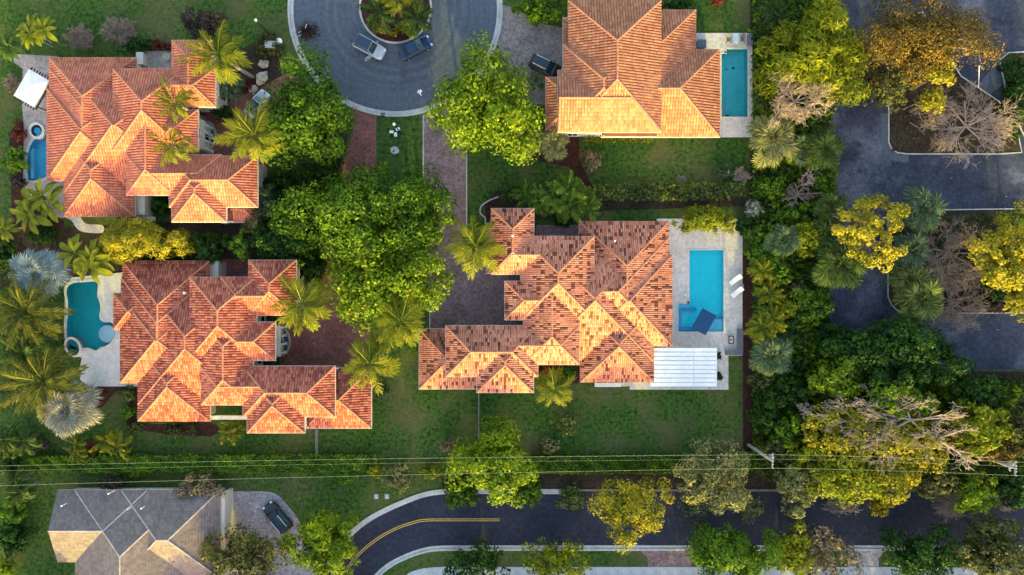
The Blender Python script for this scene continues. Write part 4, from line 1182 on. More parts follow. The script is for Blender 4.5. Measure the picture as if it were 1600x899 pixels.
t = thing('parasol', 'square navy parasol tilted over the corner of the turquoise pool', 'parasol', 1100.5, 503, 0.06, R(-29), zp=2.6)
c = [(-1.08, -1.55), (1.08, -1.55), (1.08, 1.55), (-1.08, 1.55)]
m = MB(); m.add([(x, y, 2.45) for x, y in c] + [(0, 0, 2.58)] + [(x, y, 2.30) for x, y in c], [(0, 1, 4), (1, 2, 4), (2, 3, 4), (3, 0, 4)] + [(5 + i, 5 + (i + 1) % 4, (i + 1) % 4, i) for i in range(4)])
m.build('canopy', M['blue_fabric'], t)
m = MB(); m.tube([(0, 0, -1.3), (0, 0, 2.66)], .04, 8); m.build('pole', M['dark_metal'], t)
for x, y in c:
    m = MB(); m.tube([(0, 0, 2.54), (x * .98, y * .98, 2.42)], .02, 4); m.build('rib', M['dark_metal'], t)

# white pergola over the terrace
t = thing('pergola', 'white slatted pergola roof over the terrace at the villa corner', 'pergola', 1071, 574, 0, 0, zp=2.9)
k = (CAM_H - 2.9) / CAM_H / PPM
Wd, Dp = 100 * k, 61 * k
cols = 2; rows = 9
pm = {}
xs = [-Wd / 2, -Wd / 2 + Wd * .625, Wd / 2]
for ci in range(cols):
    for ri in range(rows):
        x0_, x1_ = xs[ci] + .07, xs[ci + 1] - .07
        if ri == rows - 1 and ci == 0: x0_ -= .55
        y0_ = Dp / 2 - Dp * (ri + 1) / rows + .045; y1_ = Dp / 2 - Dp * ri / rows - .045
        tilt = .02 * ((ri * 7 + ci * 3) % 3)
        m = MB(); m.add([(x0_, y0_, 2.90 + tilt), (x1_, y0_, 2.90 + tilt), (x1_, y1_, 2.93), (x0_, y1_, 2.93), (x0_, y0_, 2.84 + tilt), (x1_, y0_, 2.84 + tilt), (x1_, y1_, 2.87), (x0_, y1_, 2.87)],
                        [(0, 1, 2, 3), (7, 6, 5, 4), (0, 4, 5, 1), (1, 5, 6, 2), (2, 6, 7, 3), (3, 7, 4, 0)])
        m.build('roof_panel', M['white_panel'], t)
for i, xx in enumerate((xs[0] + .1, xs[0] + Wd * .27, xs[1], xs[2] - .1)):
    m = MB(); m.box(xx - .06, -Dp / 2, 2.62, xx + .06, Dp / 2, 2.82); m.build('beam', M['white'], t)
for xx in (xs[0] + .1, xs[2] - .1):
    for yy in (-Dp / 2 + .12, Dp / 2 - .12):
        m = MB(); m.box(xx - .09, yy - .09, 0, xx + .09, yy + .09, 2.618); m.build('post', M['white'], t)

# tilted canopy of the first villa
t = thing('canopy_gazebo', 'square white fabric canopy on dark rafters beside the curved pool', 'gazebo', 49.5, 138, 0, R(-30), zp=2.7)
k = (CAM_H - 2.7) / CAM_H / PPM
s = 37 * k / 2; s2 = 48 * k / 2
m = MB(); m.add([(-s, -s2, 2.75), (s, -s2, 2.75), (s, s2, 2.75), (-s, s2, 2.75), (0, -.15 * s2, 3.05), (0, .15 * s2, 3.05)], [(0, 1, 4), (1, 2, 5, 4), (2, 3, 5), (3, 0, 4, 5)])
m.add([(-s, -s2, 2.6), (s, -s2, 2.6), (s, s2, 2.6), (-s, s2, 2.6)], [(3, 2, 1, 0)])
m.build('canopy', M['canvas'], t)
for i in range(8):
    xx = -s * .92 + 2 * s * .92 * i / 7
    m = MB(); m.box(xx - .045, -s2 - .42, 2.42, xx + .045, s2 + .42, 2.56); m.build('rafter', M['dark_metal'], t)
m = MB(); m.box(-s - .16, -s2 - .2, 2.28, -s - .02, s2 + .2, 2.418); m.build('beam', M['dark_metal'], t)
m = MB(); m.box(s + .0, -s2 - .2, 2.28, s + .14, s2 + .2, 2.418); m.build('beam', M['dark_metal'], t)
for sx in (-1, 1):
    for sy in (-1, 1):
        m = MB(); m.box(sx * s * .98 - .08, sy * s2 * .9 - .08, 0, sx * s * .98 + .08, sy * s2 * .9 + .08, 2.278); m.build('post', M['dark_metal'], t)
for yy, hh in ((-.55, 1), (.55, 1)):
    m = MB(); m.tube([(-s * .6, yy * s2 * 1.2, 2.83), (s * .6, yy * s2 * 1.2, 2.83)], .035, 5); m.build('seam_pole', M['grey_metal'], t)

# chairs, glass table and boxes on the upper terrace
def chair(label, px, py, ang):
    t = thing('deck_chair', label, 'chair', px, py, .06, ang)
    m = MB(); m.box(-.28, -.32, .34, .28, .28, .40); m.build('seat', M['grey_seat'], t, bevel=.02)
    m = MB(); Mx = Matrix.Translation((0, .28, .38)) @ Matrix.Rotation(R(-35), 4, 'X'); m.box(-.28, -.02, 0, .28, .03, .62, Mx); m.build('backrest', M['grey_seat'], t)
    for sx in (-1, 1):
        m = MB(); m.tube([(sx * .33, -.55, .02), (sx * .33, -.3, .58), (sx * .33, .35, .58), (sx * .33, .75, .02)], .03, 5); m.build('side_frame', M['dark_metal'], t)
chair('dark-framed deck chair left of the small glass table at the narrow pool', 1137.5, 63.5, R(0))
chair('dark-framed deck chair right of the small glass table at the narrow pool', 1159, 63, R(0))
t = thing('glass_table', 'small glass-topped table between two dark deck chairs', 'table', 1148, 62, .06)
m = MB(); m.box(-.42, -.75, .46, .42, .75, .48); m.build('top', mat_plain('pale_blue_glass', (.42, .56, .60), .1, .1, 3, spec=.6), t)
for sx in (-.36, .36):
    for sy in (-.66, .66):
        m = MB(); m.tube([(sx, sy, 0), (sx, sy, .459)], .025, 5); m.build('leg', M['grey_metal'], t)
t = thing('storage_box', 'dark upright box at the right end of the upper terrace', 'box', 1170.5, 64, .06)
m = MB(); m.box(-.34, -.7, 0, .34, .7, .62); m.build('body', M['grey_seat'], t, bevel=.05); m = MB(); m.box(-.36, -.72, .625, .36, .72, .70); m.build('lid', M['grey_seat'], t, bevel=.03)
t = thing('storage_box', 'blue-grey lidded box against the wall of the upper house', 'box', 1094.5, 71, .06)
slate = mat_plain('slate_blue_lid', (.10, .125, .15), .5, .12, 3)
m = MB(); m.box(-.6, -.52, 0, .6, .52, .72); m.build('body', slate, t, bevel=.04); m = MB(); m.box(-.64, -.56, .725, .64, .56, .80); m.build('lid', slate, t, bevel=.03)

# L-shaped bench and fire table by the pergola
t = thing('corner_bench', 'grey L-shaped bench of slats at the corner of the stone deck', 'bench', 1150, 545, .06)
n = 0
def bx(name, px0, py0, px1, py1, z0, z1, mat, par):
    o = par.location; a = P(px0, py1); b = P(px1, py0)
    m = MB(); m.box(a[0] - o.x, a[1] - o.y, z0, b[0] - o.x, b[1] - o.y, z1); return m.build(name, mat, par, bevel=.015)
bx('base', 1151, 514, 1159.5, 554, 0, .38, M['grey_seat'], t); bx('base', 1132.5, 547, 1150.8, 554, 0, .378, M['grey_seat'], t)
for i in range(4):
    bx('slat', 1150.4 + 2.35 * i, 513.4, 1152.5 + 2.35 * i, 554.8, .385, .44, M['grey_seat'], t)
for i in range(3):
    bx('slat', 1131.5, 546.3 + 2.9 * i, 1150.2, 548.9 + 2.9 * i, .385, .44, M['grey_seat'], t)
t = thing('fire_table', 'small rectangular fire table with a dark frame near the grey bench', 'table', 1141, 531, .06)
m = MB(); m.box(-.34, -.55, 0, .34, .55, .40); m.build('base', M['deck'], t)
for a in ((-.36, -.57, -.24, .57), (.24, -.57, .36, .57), (-.238, -.57, .238, -.46), (-.238, .46, .238, .57)):
    m = MB(); m.box(a[0], a[1], .402, a[2], a[3], .46); m.build('rim', M['dark_metal'], t)
m = MB(); m.prism([(.13 * math.cos(i * .785), .13 * math.sin(i * .785)) for i in range(8)], .402, .43); m.build('burner', M['dark_metal'], t)
t = thing('float_light', 'small white ball standing on the deck left of the turquoise pool', 'garden light', 1070, 460.5, .06)
m = MB(); m.tube([(0, 0, 0), (0, 0, .05), (0, 0, .22), (0, 0, .3)], [.10, .16, .16, .06], 10); m.build('globe', M['white'], t)

# white garden benches and odds and ends
t = thing('garden_bench', 'white slatted bench under the eave on the lawn side of the large villa', 'bench', 949, 601, 0)
for i in range(3):
    m = MB(); m.box(-1.85, -.28 + .19 * i, .42, 1.85, -.12 + .19 * i, .46); m.build('slat', M['white'], t)
for sx in (-1.7, 0, 1.7):
    m = MB(); m.box(sx - .04, -.26, 0, sx + .04, .28, .418); m.build('leg', M['white'], t)
t = thing('garden_bench', 'long white bench in the gap between two wings of the red-pink villa', 'bench', 230, 342.5, 0)
for i in range(3):
    m = MB(); m.box(-1.35, -.28 + .19 * i, .42, 1.35, -.12 + .19 * i, .46); m.build('slat', M['white'], t)
for sx in (-1.2, 1.2):
    m = MB(); m.box(sx - .04, -.26, 0, sx + .04, .28, .418); m.build('leg', M['white'], t)
t = thing('cooler_box', 'bright red box under the eave of the red-pink villa', 'box', 195, 343, 0)
m = MB(); m.box(-.3, -.3, 0, .3, .3, .5); m.build('body', M['red'], t, bevel=.04); m = MB(); m.box(-.32, -.32, .502, .32, .32, .58); m.build('lid', M['red'], t, bevel=.02)
t = thing('water_tank', 'round white tank lid beside dark equipment at the villa corner', 'tank', 354, 346.5, 0)
m = MB(); m.tube([(0, 0, 0), (0, 0, .8), (0, 0, .92)], [.42, .42, .25], 14); m.build('body', M['white'], t); m = MB(); m.tube([(0, 0, .921), (0, 0, .97)], .12, 8); m.build('cap', M['grey_metal'], t)
t = thing('pump_unit', 'dark pump unit on the slab next to the round white tank', 'pump', 345, 350, 0)
m = MB(); m.box(-.35, -.3, 0, .35, .3, .5); m.build('body', M['dark_metal'], t, bevel=.04); m = MB(); m.tube([(-.4, .35, .1), (0, .35, .5), (.4, .35, .1)], .05, 6); m.build('pipe', M['white'], t)
t = thing('table_round', 'round pale table in the small court of the red-pink villa', 'table', 264, 91, .012)
m = MB(); m.tube([(0, 0, .70), (0, 0, .75)], .55, 16); m.build('top', M['stone'], t); m = MB(); m.tube([(0, 0, 0), (0, 0, .698)], .12, 8); m.build('leg', M['stone'], t)
t = thing('garden_wall', 'short cream wall at the left of the small court with a round table', 'wall', 226, 96, 0)
m = MB(); m.box(-.45, -.8, 0, .45, .8, 1.3); m.build('block', M['cream'], t); m = MB(); m.box(-.5, -.85, 1.302, .5, .85, 1.38); m.build('coping', M['white_trim'], t)
t = thing('utility_box', 'pale green-grey utility cabinet inside a clipped bush near the lamp post', 'utility box', 425.5, 73.5, 0, R(-4))
m = MB(); m.box(-.7, -.48, 0, .7, .48, 1.0); m.build('body', mat_plain('grey_green_cabinet', (.42, .45, .40), .6, .08, 2), t, bevel=.03); m = MB(); m.box(-.74, -.52, 1.002, .74, .52, 1.07); m.build('lid', M['concrete'], t, bevel=.02)
t = thing('stone_pot', 'tan stone pot with a white rim beside the utility cabinet', 'pot', 438, 67, 0)
m = MB(); m.tube([(0, 0, 0), (0, 0, .3), (0, 0, .6)], [.3, .42, .45], 12); m.build('body', M['stone'], t); m = MB(); m.tube([(.0, 0, .601), (0, 0, .68)], [.48, .46], 12); m.build('rim', M['white'], t)
for px, py, s_, lb in ((413, 101, .55, 'pale tan boulder behind the large palm, nearest the cul-de-sac'), (411, 124, .70, 'largest tan boulder beside the red-leaved plant'), (395, 139, .50, 'small tan boulder next to the white car')):
    r = nrng(); bm = bmesh.new(); bmesh.ops.create_icosphere(bm, subdivisions=2, radius=1)
    for v in bm.verts: v.co = v.co * (1 + .18 * r.normal()); v.co = Vector((v.co.x * s_ * 1.1, v.co.y * s_ * 1.3, v.co.z * s_ * .7 + s_ * .3))
    me = bpy.data.meshes.new('boulder'); bm.to_mesh(me); bm.free(); me.materials.append(M['stone'])
    x, y = P(px, py); tag(link('boulder', me, None, (x, y, 0), (0, 0, px)), lb, 'boulder')

# boxes and slab on the strip of lawn between the two driveways
for px, py, a, lb in ((622.5, 203, 20, 'pale utility box touching the lamp post on the strip between the driveways'), (612.5, 207.5, 0, 'small white utility box left of the lamp post'), (619, 211.5, 90, 'small white utility box below the lamp post')):
    t = thing('utility_box', lb, 'utility box', px, py, 0, R(a)); m = MB(); m.box(-.26, -.17, 0, .26, .17, .5); m.build('body', M['white'], t, bevel=.02); m = MB(); m.box(-.28, -.19, .502, .28, .19, .54); m.build('lid', M['white'], t)
t = thing('concrete_pad', 'pale worn concrete pad with a dark valve hole on the strip lawn', 'concrete pad', 616.5, 235, 0)
m = MB(); m.prism([(.62 * math.cos(i * .52) * (1 + .1 * math.sin(i * 3)), .55 * math.sin(i * .52)) for i in range(12)], 0, .06); m.build('slab', M['concrete'], t); m = MB(); m.prism([(-.1 + .12 * math.cos(i * .785), -.15 + .14 * math.sin(i * .785)) for i in range(8)], .062, .09); m.build('valve_cover', M['dark_metal'], t)
for px, py, lb in ((588, 776, 'square concrete cover in the grass near the road bend, left of a pair'), (604.5, 776, 'square concrete cover in the grass near the road bend, right of a pair')):
    t = thing('ground_cover_plate', lb, 'cover plate', px, py, 0); m = MB(); m.box(-.32, -.36, 0, .32, .36, .05); m.build('plate', mat_plain('dull_concrete', (.20, .22, .21), .9, .1, 3), t); m = MB(); m.box(-.24, -.28, .052, .24, .28, .065); m.build('lid', M['sidewalk'], t)

# brush pile and bird on the cul-de-sac
r = nrng(); t = thing('brush_pile', 'dark heap of cut branches with pale sticks at the left kerb of the cul-de-sac', 'brush pile', 480, 50, .02)
A = r.normal(size=(70, 3)) * np.array([.55, .45, .1]); A[:, 2] = np.abs(A[:, 2]) + .05; d = unit(r.normal(size=(70, 3)) * np.array([1, 1, .35])); V, F = sticks(A, A + d * (.5 + .7 * r.random((70, 1))), np.full(70, .04), np.full(70, .015))
link('branch', np_mesh('branch', V, F, [M['bark']]), t)
X = r.normal(size=(420, 3)) * np.array([.6, .5, .25]); X[:, 2] = np.abs(X[:, 2]) + .05; X[:, 0] += .15
link('foliage', np_mesh('foliage', leaf_quads(X, unit(r.normal(size=(420, 3)) + np.array([0, 0, .6])), .45, .13, r), np.arange(420 * 4, dtype=np.int32).reshape(-1, 4), [M['lf_purple']]), t)
for a, b in (((.05, .9, .5), (-.05, .25, .75)), ((-1.25, -.15, .12), (-.75, -.05, .3)), ((-1.35, -.75, .1), (-.75, -.45, .3))):
    m = MB(); m.tube([a, b], .055, 6); m.build('stick', M['white_trim'], t)
t = thing('bird', 'white bird flying low over the dark road beside the large lime tree', 'bird', 655.5, 144.5, 0, R(-62), zp=3.0); t.location.z = 3.0
m = MB(); m.tube([(-.42, 0, 0), (-.2, 0, .03), (.1, 0, .04), (.32, 0, .05), (.5, 0, .06), (.62, 0, .05)], [.02, .10, .13, .07, .045, .01], 8)
m.add([(-.15, .1, .05), (.18, .1, .06), (.05, .42, .14), (-.30, .30, .10)], [(0, 1, 2, 3), (3, 2, 1, 0)]); m.add([(-.15, -.1, .05), (.18, -.1, .06), (.0, -.34, .16), (-.32, -.24, .10)], [(3, 2, 1, 0), (0, 1, 2, 3)])
m.build('body', M['white'], t, smooth=True)

# lamp posts, fences, poles and wires
def lamp(label, px, py, h):
    t = thing('lamp_post', label, 'lamp post', px, py, 0)
    m = MB(); m.tube([(0, 0, 0), (0, 0, .5), (0, 0, h)], [.14, .09, .07], 8); m.build('post', M['dark_metal'], t)
    m = MB(); m.tube([(0, 0, h), (0, 0, h + .12), (0, 0, h + .4)], [.12, .2, .2], 8); m.build('lantern', M['grey_metal'], t)
    m = MB(); m.tube([(0, 0, h + .401), (0, 0, h + .52)], [.21, .06], 8); m.build('cap', M['white'], t)
lamp('dark lamp post on the lawn left of the cul-de-sac', 421, 54, 5.0)
lamp('dark lamp post on the grass strip between the two driveways', 626, 208.5, 5.2)
def fence(label, x0, y0, x1, y1, h, mat, n):
    a = Vector((*P(x0, y0), 0)); b = Vector((*P(x1, y1), 0)); t = tag(empty('fence', a), label, 'fence'); d = b - a
    for i in range(n + 1):
        p = d * (i / n); m = MB(); m.box(p.x - .04, p.y - .04, 0, p.x + .04, p.y + .04, h); m.build('post', mat, t)
    for z in (.2, h * .55, h - .06):
        m = MB(); m.tube([(0, 0, z), (d.x, d.y, z)], .035, 4); m.build('rail', mat, t)
fence('thin grey fence across the lawn south of the large villa', 748.5, 613, 748.5, 682, 1.2, M['grey_metal'], 4)
fence('thin pale fence across the lawn south of the plum-red villa', 497, 670, 497, 710, 1.2, M['grey_metal'], 3)
fence('dark fence along the far edge of the parking lot at the bottom right', 1488, 579, 1640, 579, 1.2, M['dark_metal'], 8)
def pole(label, px, py, h, arms):
    t = thing('utility_pole', label, 'utility pole', px, py, 0)
    m = MB(); m.tube([(0, 0, -.2), (0, 0, h)], [.24, .15], 10); m.build('shaft', M['wood_grey'], t)
    for z, w in arms:
        m = MB(); m.box(-.07, -w, z, .07, w, z + .14); m.build('crossarm', M['wood_grey'], t)
        for y in (-w * .92, -w * .4, w * .4, w * .92):
            q = MB(); q.tube([(0, y, z + .141), (0, y, z + .2), (0, y, z + .36)], [.06, .10, .07], 8); q.build('insulator', M['concrete'], t)
    m = MB(); m.tube([(.32, .25, h - 1.9), (.32, .25, h - 1.0)], .2, 10); m.build('transformer', M['grey_metal'], t)
    return t
PH = 9.4
B1 = (1169.5, 695.5); B2 = (1514, 706)
pole('grey utility pole with a white crossarm at the end of the mulch path', *B1, PH, [(PH - .3, .95)])
pole('grey utility pole with a crossarm at the right edge, leaning into the trees', *B2, PH, [(PH - .3, .95), (PH - 1.4, .55)])
p1 = Vector((*P(*B1), PH)); p2 = Vector((*P(*B2), PH))
def wire(label, ys, z, rad):
    a = Vector((*P(-320, ys[0], z), z)); b = Vector((p1.x, p1.y + ys[1], z)); c = Vector((p2.x, p2.y + ys[1], z)); d = c + (c - b)
    pts = []
    for s0, s1, sag in ((a, b, 1.3), (b, c, .5), (c, d, .5)):
        for k in range(16):
            t_ = k / 16; q = s0.lerp(s1, t_); q.z -= sag * 4 * t_ * (1 - t_); pts.append(q)
    pts.append(d); m = MB(); m.tube(pts, rad, 5); o = m.build('power_line', M['wire']); tag(o, label, 'power line', 'overhead wires along the road')
wire('uppermost pale overhead wire along the hedge', (736, .87), PH + .06, .018)
wire('thin middle overhead wire along the hedge', (744, .0), PH - 1.2, .012)
wire('lowest pale overhead wire, passing above the grey-tiled roof', (770, -.87), PH + .06, .018)

# dead wood and a thin pole on the upper island
for lb, pts, rad in (('long pale fallen branch on the upper island, upper of two', [(1410, 172), (1422, 166), (1436, 160)], .07), ('forked pale fallen branch on the upper island, lower of two', [(1420, 192), (1433, 200), (1455, 201)], .05)):
    q = [Vector((*P(x, y), .2)) for x, y in pts]; t = tag(empty('fallen_branch', q[0]), lb, 'branch')
    m = MB(); m.tube([p - q[0] for p in q], [rad, rad * .8, rad * .4], 6); m.build('stem', M['bark_white'], t)
    m = MB(); d = q[1] - q[0]; m.tube([d, d + Vector((.9, -1.1, .15))], [rad * .6, rad * .25], 5); m.build('fork', M['bark_white'], t)
a = Vector((*P(1529, 137), 0)); b = Vector((*P(1530, 104, 5.2), 5.2)); t = tag(empty('thin_pole', a), 'thin white leaning pole at the top of the leafless tree on the upper island', 'pole')
m = MB(); m.tube([(0, 0, 0), tuple(b - a)], .06, 6); m.build('shaft', M['white'], t); m = MB(); m.tube([tuple(b - a), tuple(b - a + Vector((0, .05, .25)))], [.1, .05], 6); m.build('cap', M['white'], t)

# ================================================================ PLANTING
# ---- big shade trees
T = tree
T('shade_tree', 'broad green shade tree between the first villa and the cul-de-sac', 483, 180, 70, 86, 9, 'lf_green')
T('shade_tree', 'lime-green shade tree at the lower right kerb of the cul-de-sac', 758, 168, 90, 86, 9.5, 'lf_lime')
T('shade_tree', 'huge green shade tree arching over both driveways, upper crown', 566, 337, 118, 78, 10, 'lf_green')
T('shade_tree', 'lime-green spreading tree over the middle of the two driveways, lower crown', 602, 440, 98, 72, 9, 'lf_lime')
T('shade_tree', 'green tree crown reaching over the pink driveway next to the palm', 655, 335, 52, 70, 8.5, 'lf_green')
T('shade_tree', 'dense dark round tree between the two left villas', 440, 380, 56, 42, 6, 'lf_dark')
T('shade_tree', 'bright lime tree on the lawn by the road, crossed by the wires', 768, 722, 66, 62, 7.5, 'lf_lime')
T('shade_tree', 'yellow-green feathery tree on the inside of the road bend', 506, 850, 58, 54, 7, 'lf_lime', kind='fine', leaf=.55, width=.16)
T('shade_tree', 'dull olive thin-leaved tree over the driveway with the black SUV', 383, 868, 72, 46, 7, 'lf_olive', dens=.7, fill=.3, twigs=2, leaf=.34, width=.2)
T('shade_tree', 'dark green tree on the verge covering the brick apron', 1142, 866, 72, 52, 7.5, 'lf_green', kind='fine', leaf=.5, width=.2)
T('verge_tree', 'wispy green tree on the verge south of the yellow line', 745, 880, 52, 32, 5, 'lf_dark', dens=.6, fill=.25, twigs=2)
T('verge_tree', 'lighter wispy green tree on the verge beside the plain lawn strip', 868, 880, 54, 40, 5.5, 'lf_fine', dens=.5, fill=.25, twigs=2)
T('verge_tree', 'thin gold-green tree on the verge between two brick aprons', 1240, 862, 34, 44, 6, 'lf_fine', dens=.55, twigs=2)
T('verge_tree', 'sparse golden tree half bare on the verge left of the mauve apron', 1290, 866, 50, 42, 6, 'lf_dry', dens=.4, fill=.1, twigs=3)
T('verge_tree', 'dark olive tree on the verge right of the mauve apron', 1440, 868, 62, 46, 7, 'lf_dark', dens=.75, twigs=2)
T('verge_tree', 'olive green tree at the bottom right corner of the photo', 1548, 856, 62, 54, 7.5, 'lf_olive', dens=.8, twigs=2)
T('street_tree', 'golden-green leafy tree overhanging the middle of the road', 985, 792, 60, 52, 7.5, 'lf_goldgreen', kind='fine', dens=.75, fill=.3, twigs=2, leaf=.42, width=.18)
T('street_tree', 'big pale grey-green tree at the hedge end by the first utility pole', 1112, 745, 62, 62, 8, 'lf_pale', dens=.6, fill=.3, twigs=3, leaf=.34, width=.2)
T('round_bush', 'round bright green clipped bush at the kerb, left of the lime tree foot', 722, 772, 29, 23, 2.6, 'lf_green', 'bush', leaf=.28, width=.2)
T('round_bush', 'round bright green clipped bush at the kerb, right of the lime tree foot', 826, 769, 26, 24, 2.6, 'lf_green', 'bush', leaf=.28, width=.2)
T('loose_shrub', 'pale loose shrub under the wires where the hedge ends', 622, 745, 27, 24, 3, 'lf_pale', 'shrub', dens=.6, leaf=.3)
T('loose_shrub', 'small loose green shrub at the kerb before the golden-green tree', 893, 777, 23, 20, 2.6, 'lf_fan', 'shrub', dens=.6, leaf=.3)
T('loose_shrub', 'whitish twiggy shrub over the kerb at the foot of the pale grey-green tree', 1172, 793, 21, 20, 2.6, 'lf_pale', 'shrub', dens=.6, fill=.2, leaf=.22, twigs=2)
T('loose_shrub', 'grey-green shrub at the kerb just left of the pale grey-green tree', 1078, 792, 18, 15, 2.2, 'lf_bluefan', 'shrub', dens=.5, leaf=.24)
T('lawn_shrub', 'thin see-through shrub on the lawn south of the large villa', 885, 660, 19, 22, 1.8, 'lf_fan', 'shrub', dens=.28, fill=.1, leaf=.24)
T('lawn_shrub', 'small pale round shrub on the lawn near the hedge', 859, 697, 14.5, 14.5, 1.6, 'lf_pale', 'shrub', leaf=.22)
T('loose_shrub', 'brownish small shrub at the left foot of the lime tree by the road', 704, 696, 17, 13, 2, 'lf_dry', 'shrub', dens=.6, leaf=.26)
T('loose_shrub', 'half bare shrub overhanging the grey roof by the driveway', 312, 762, 38, 19, 4.6, 'lf_dry', 'shrub', dens=.6, twigs=2, leaf=.26)
T('loose_shrub', 'dark reddish thin shrub behind the grey roof edge', 172, 755, 20, 13, 2.6, 'lf_purple', 'shrub', dens=.4, twigs=2, leaf=.22)

# ---- right-hand trees
T('feathery_tree', 'large yellow-green feathery tree at the top beside the parking lot', 1274, 86, 82, 80, 9.5, 'lf_fine', kind='fine', leaf=.75, width=.13)
T('autumn_tree', 'very large orange-gold tree at the top of the parking island', 1438, 62, 112, 72, 10.5, 'lf_autumn', dens=.62, fill=.5, twigs=3, leaf=.26, width=.16, bark='bark_gold')
T('autumn_tree', 'olive-brown thin crown under the left side of the orange-gold tree', 1380, 130, 42, 48, 7, 'lf_olive', dens=.55, fill=.4, twigs=2)
T('small_tree', 'yellow-green rounded crown at the lower edge of the orange-gold tree, upper one', 1468, 116, 19, 20, 8, 'lf_yellow', leaf=.34, lump=.4)
T('small_tree', 'yellow-green rounded crown in front of the bare tree on the island, lower one', 1455, 158, 20, 18, 6.5, 'lf_yellow', leaf=.34, lump=.4)
T('yellow_tree', 'vivid yellow clumped tree standing over the gap in the parking lot', 1358, 358, 60, 57, 10.5, 'lf_yellow', dens=.75, fill=.12, lump=.20, leaf=.34, twigs=2)
T('yellow_tree', 'vivid yellow tree at the right edge of the middle island', 1572, 400, 54, 66, 10, 'lf_yellow', dens=.8, fill=.3, lump=.22, leaf=.34)
T('yellow_tree', 'small yellow crown at the right edge below the larger yellow tree', 1594, 470, 22, 30, 7, 'lf_yellow', lump=.35, leaf=.34)
bare('bare_tree', 'wide leafless brown tree in the middle island', 1498, 395, 84, 80, 7.5, 'bark_pale', nb=8, fork=4, levels=5, rmin=.017, r0=.12, leaves='lf_dry', ldens=.3, lleaf=.2)
bare('bare_tree', 'leafless brown tree at the bottom of the middle island next to the fan palm', 1495, 470, 70, 60, 7, 'bark_pale', nb=8, fork=4, levels=5, rmin=.017, r0=.11, leaves='lf_dry', ldens=.3, lleaf=.2)
bare('bare_tree', 'large leafless pinkish tree at the right of the upper island', 1526, 192, 88, 84, 9, 'bark_white', nb=8, fork=4, levels=5, rmin=.017, r0=.14)
bare('bare_tree', 'leafless pink-brown tree below the yellow-green feathery tree', 1252, 152, 56, 50, 10, 'bark_white', nb=8, fork=4, levels=5, rmin=.02, r0=.12, lift=1.6, leaves='lf_fine', ldens=.12)
T('dark_tree', 'large dark green tree spilling over the lower road of the lot', 1418, 560, 86, 64, 7.5, 'lf_dark', lump=.22)
T('dark_tree', 'dark green crown joining the left side of the large lot tree', 1345, 560, 56, 54, 7, 'lf_dark')
T('broad_tree', 'glossy green tree with yellow tips left of the large dark tree', 1305, 594, 46, 34, 6.5, 'lf_lime', lump=.3)
T('broad_tree', 'green tree between the dark tree and the bare gold branches', 1400, 628, 60, 34, 7.5, 'lf_lime', lump=.24)
T('golden_tree', 'golden leafy crown under the bare branches at lower right, left half', 1330, 676, 68, 48, 8, 'lf_goldgreen', dens=.65, fill=.45, leaf=.34, width=.22)
T('golden_tree', 'golden leafy crown under the bare branches at lower right, middle', 1425, 690, 66, 44, 8, 'lf_goldgreen', dens=.6, fill=.45, leaf=.34, width=.22)
T('golden_tree', 'yellow-green rounded crown right of the bare branches', 1528, 668, 46, 46, 8, 'lf_fine', leaf=.4)
T('dark_tree', 'dark green crown behind the yellow-green one near the lot fence', 1528, 618, 36, 34, 7, 'lf_dark')
T('dark_tree', 'dark tree at the right edge under the lot fence', 1595, 668, 40, 48, 7, 'lf_olive')
T('golden_tree', 'orange-gold crown by the right-hand utility pole', 1555, 706, 44, 20, 7, 'lf_autumn', dens=.8)
bare('dead_tree', 'dead tree with bleached spreading limbs over the gold crowns, left one', 1350, 664, 86, 56, 9.6, 'bark_white', nb=6, fork=3, levels=5, r0=.15, rmin=.024, flat=.2, lift=.9)
bare('dead_tree', 'dead tree with the thickest bleached limbs over the gold crowns, middle one', 1440, 662, 112, 60, 10.2, 'bark_white', nb=5, fork=3, levels=5, r0=.20, rmin=.026, flat=.15, lift=.9)
bare('dead_tree', 'dead tree with long drooping bleached limbs above the wires, right one', 1482, 692, 88, 54, 10, 'bark_white', nb=5, fork=3, levels=5, r0=.17, rmin=.024, flat=.15, lift=.9)
bare('dead_tree', 'small dead tree hanging below the others toward the wires', 1395, 706, 34, 56, 9.4, 'bark_white', nb=5, fork=3, levels=5, r0=.12, rmin=.022, flat=.2, lift=.8)
T('roadside_tree', 'gold-green tree under the wires right of the first pole', 1245, 762, 34, 42, 6, 'lf_pale', dens=.8, leaf=.34)
T('roadside_tree', 'large gold-green tree overhanging the road, left of the dark gap', 1318, 742, 56, 48, 7.5, 'lf_fine', dens=.85, leaf=.34)
T('roadside_tree', 'golden rounded tree by the road below the small dead tree', 1392, 742, 42, 42, 7.5, 'lf_goldgreen', dens=.9, leaf=.36)
T('roadside_tree', 'small golden crown hanging lowest over the road', 1376, 786, 18, 20, 4.5, 'lf_gold', leaf=.3)
T('roadside_tree', 'olive tree in the shade left of the whitish bare bush', 1458, 748, 34, 36, 6, 'lf_olive')
T('roadside_tree', 'bright green tree over the road near the right edge', 1522, 772, 36, 34, 6, 'lf_lime', lump=.3)
T('roadside_tree', 'dark green tree by the road in the right corner under the second pole', 1578, 756, 32, 34, 6, 'lf_dark')
bare('bare_bush', 'whitish twiggy round bush at the kerb right of the dark gap', 1487, 788, 36, 27, 3.4, 'bark_white', 'bush', nb=16, fork=4, r0=.05, rmin=.022, leaves='lf_silverw', ldens=.7, lleaf=.2)
bare('bare_bush', 'whitish twiggy bush at the kerb at the far right', 1580, 786, 24, 15, 3, 'bark_white', 'bush', nb=14, fork=4, r0=.05, rmin=.022, leaves='lf_silverw', ldens=.7, lleaf=.2)
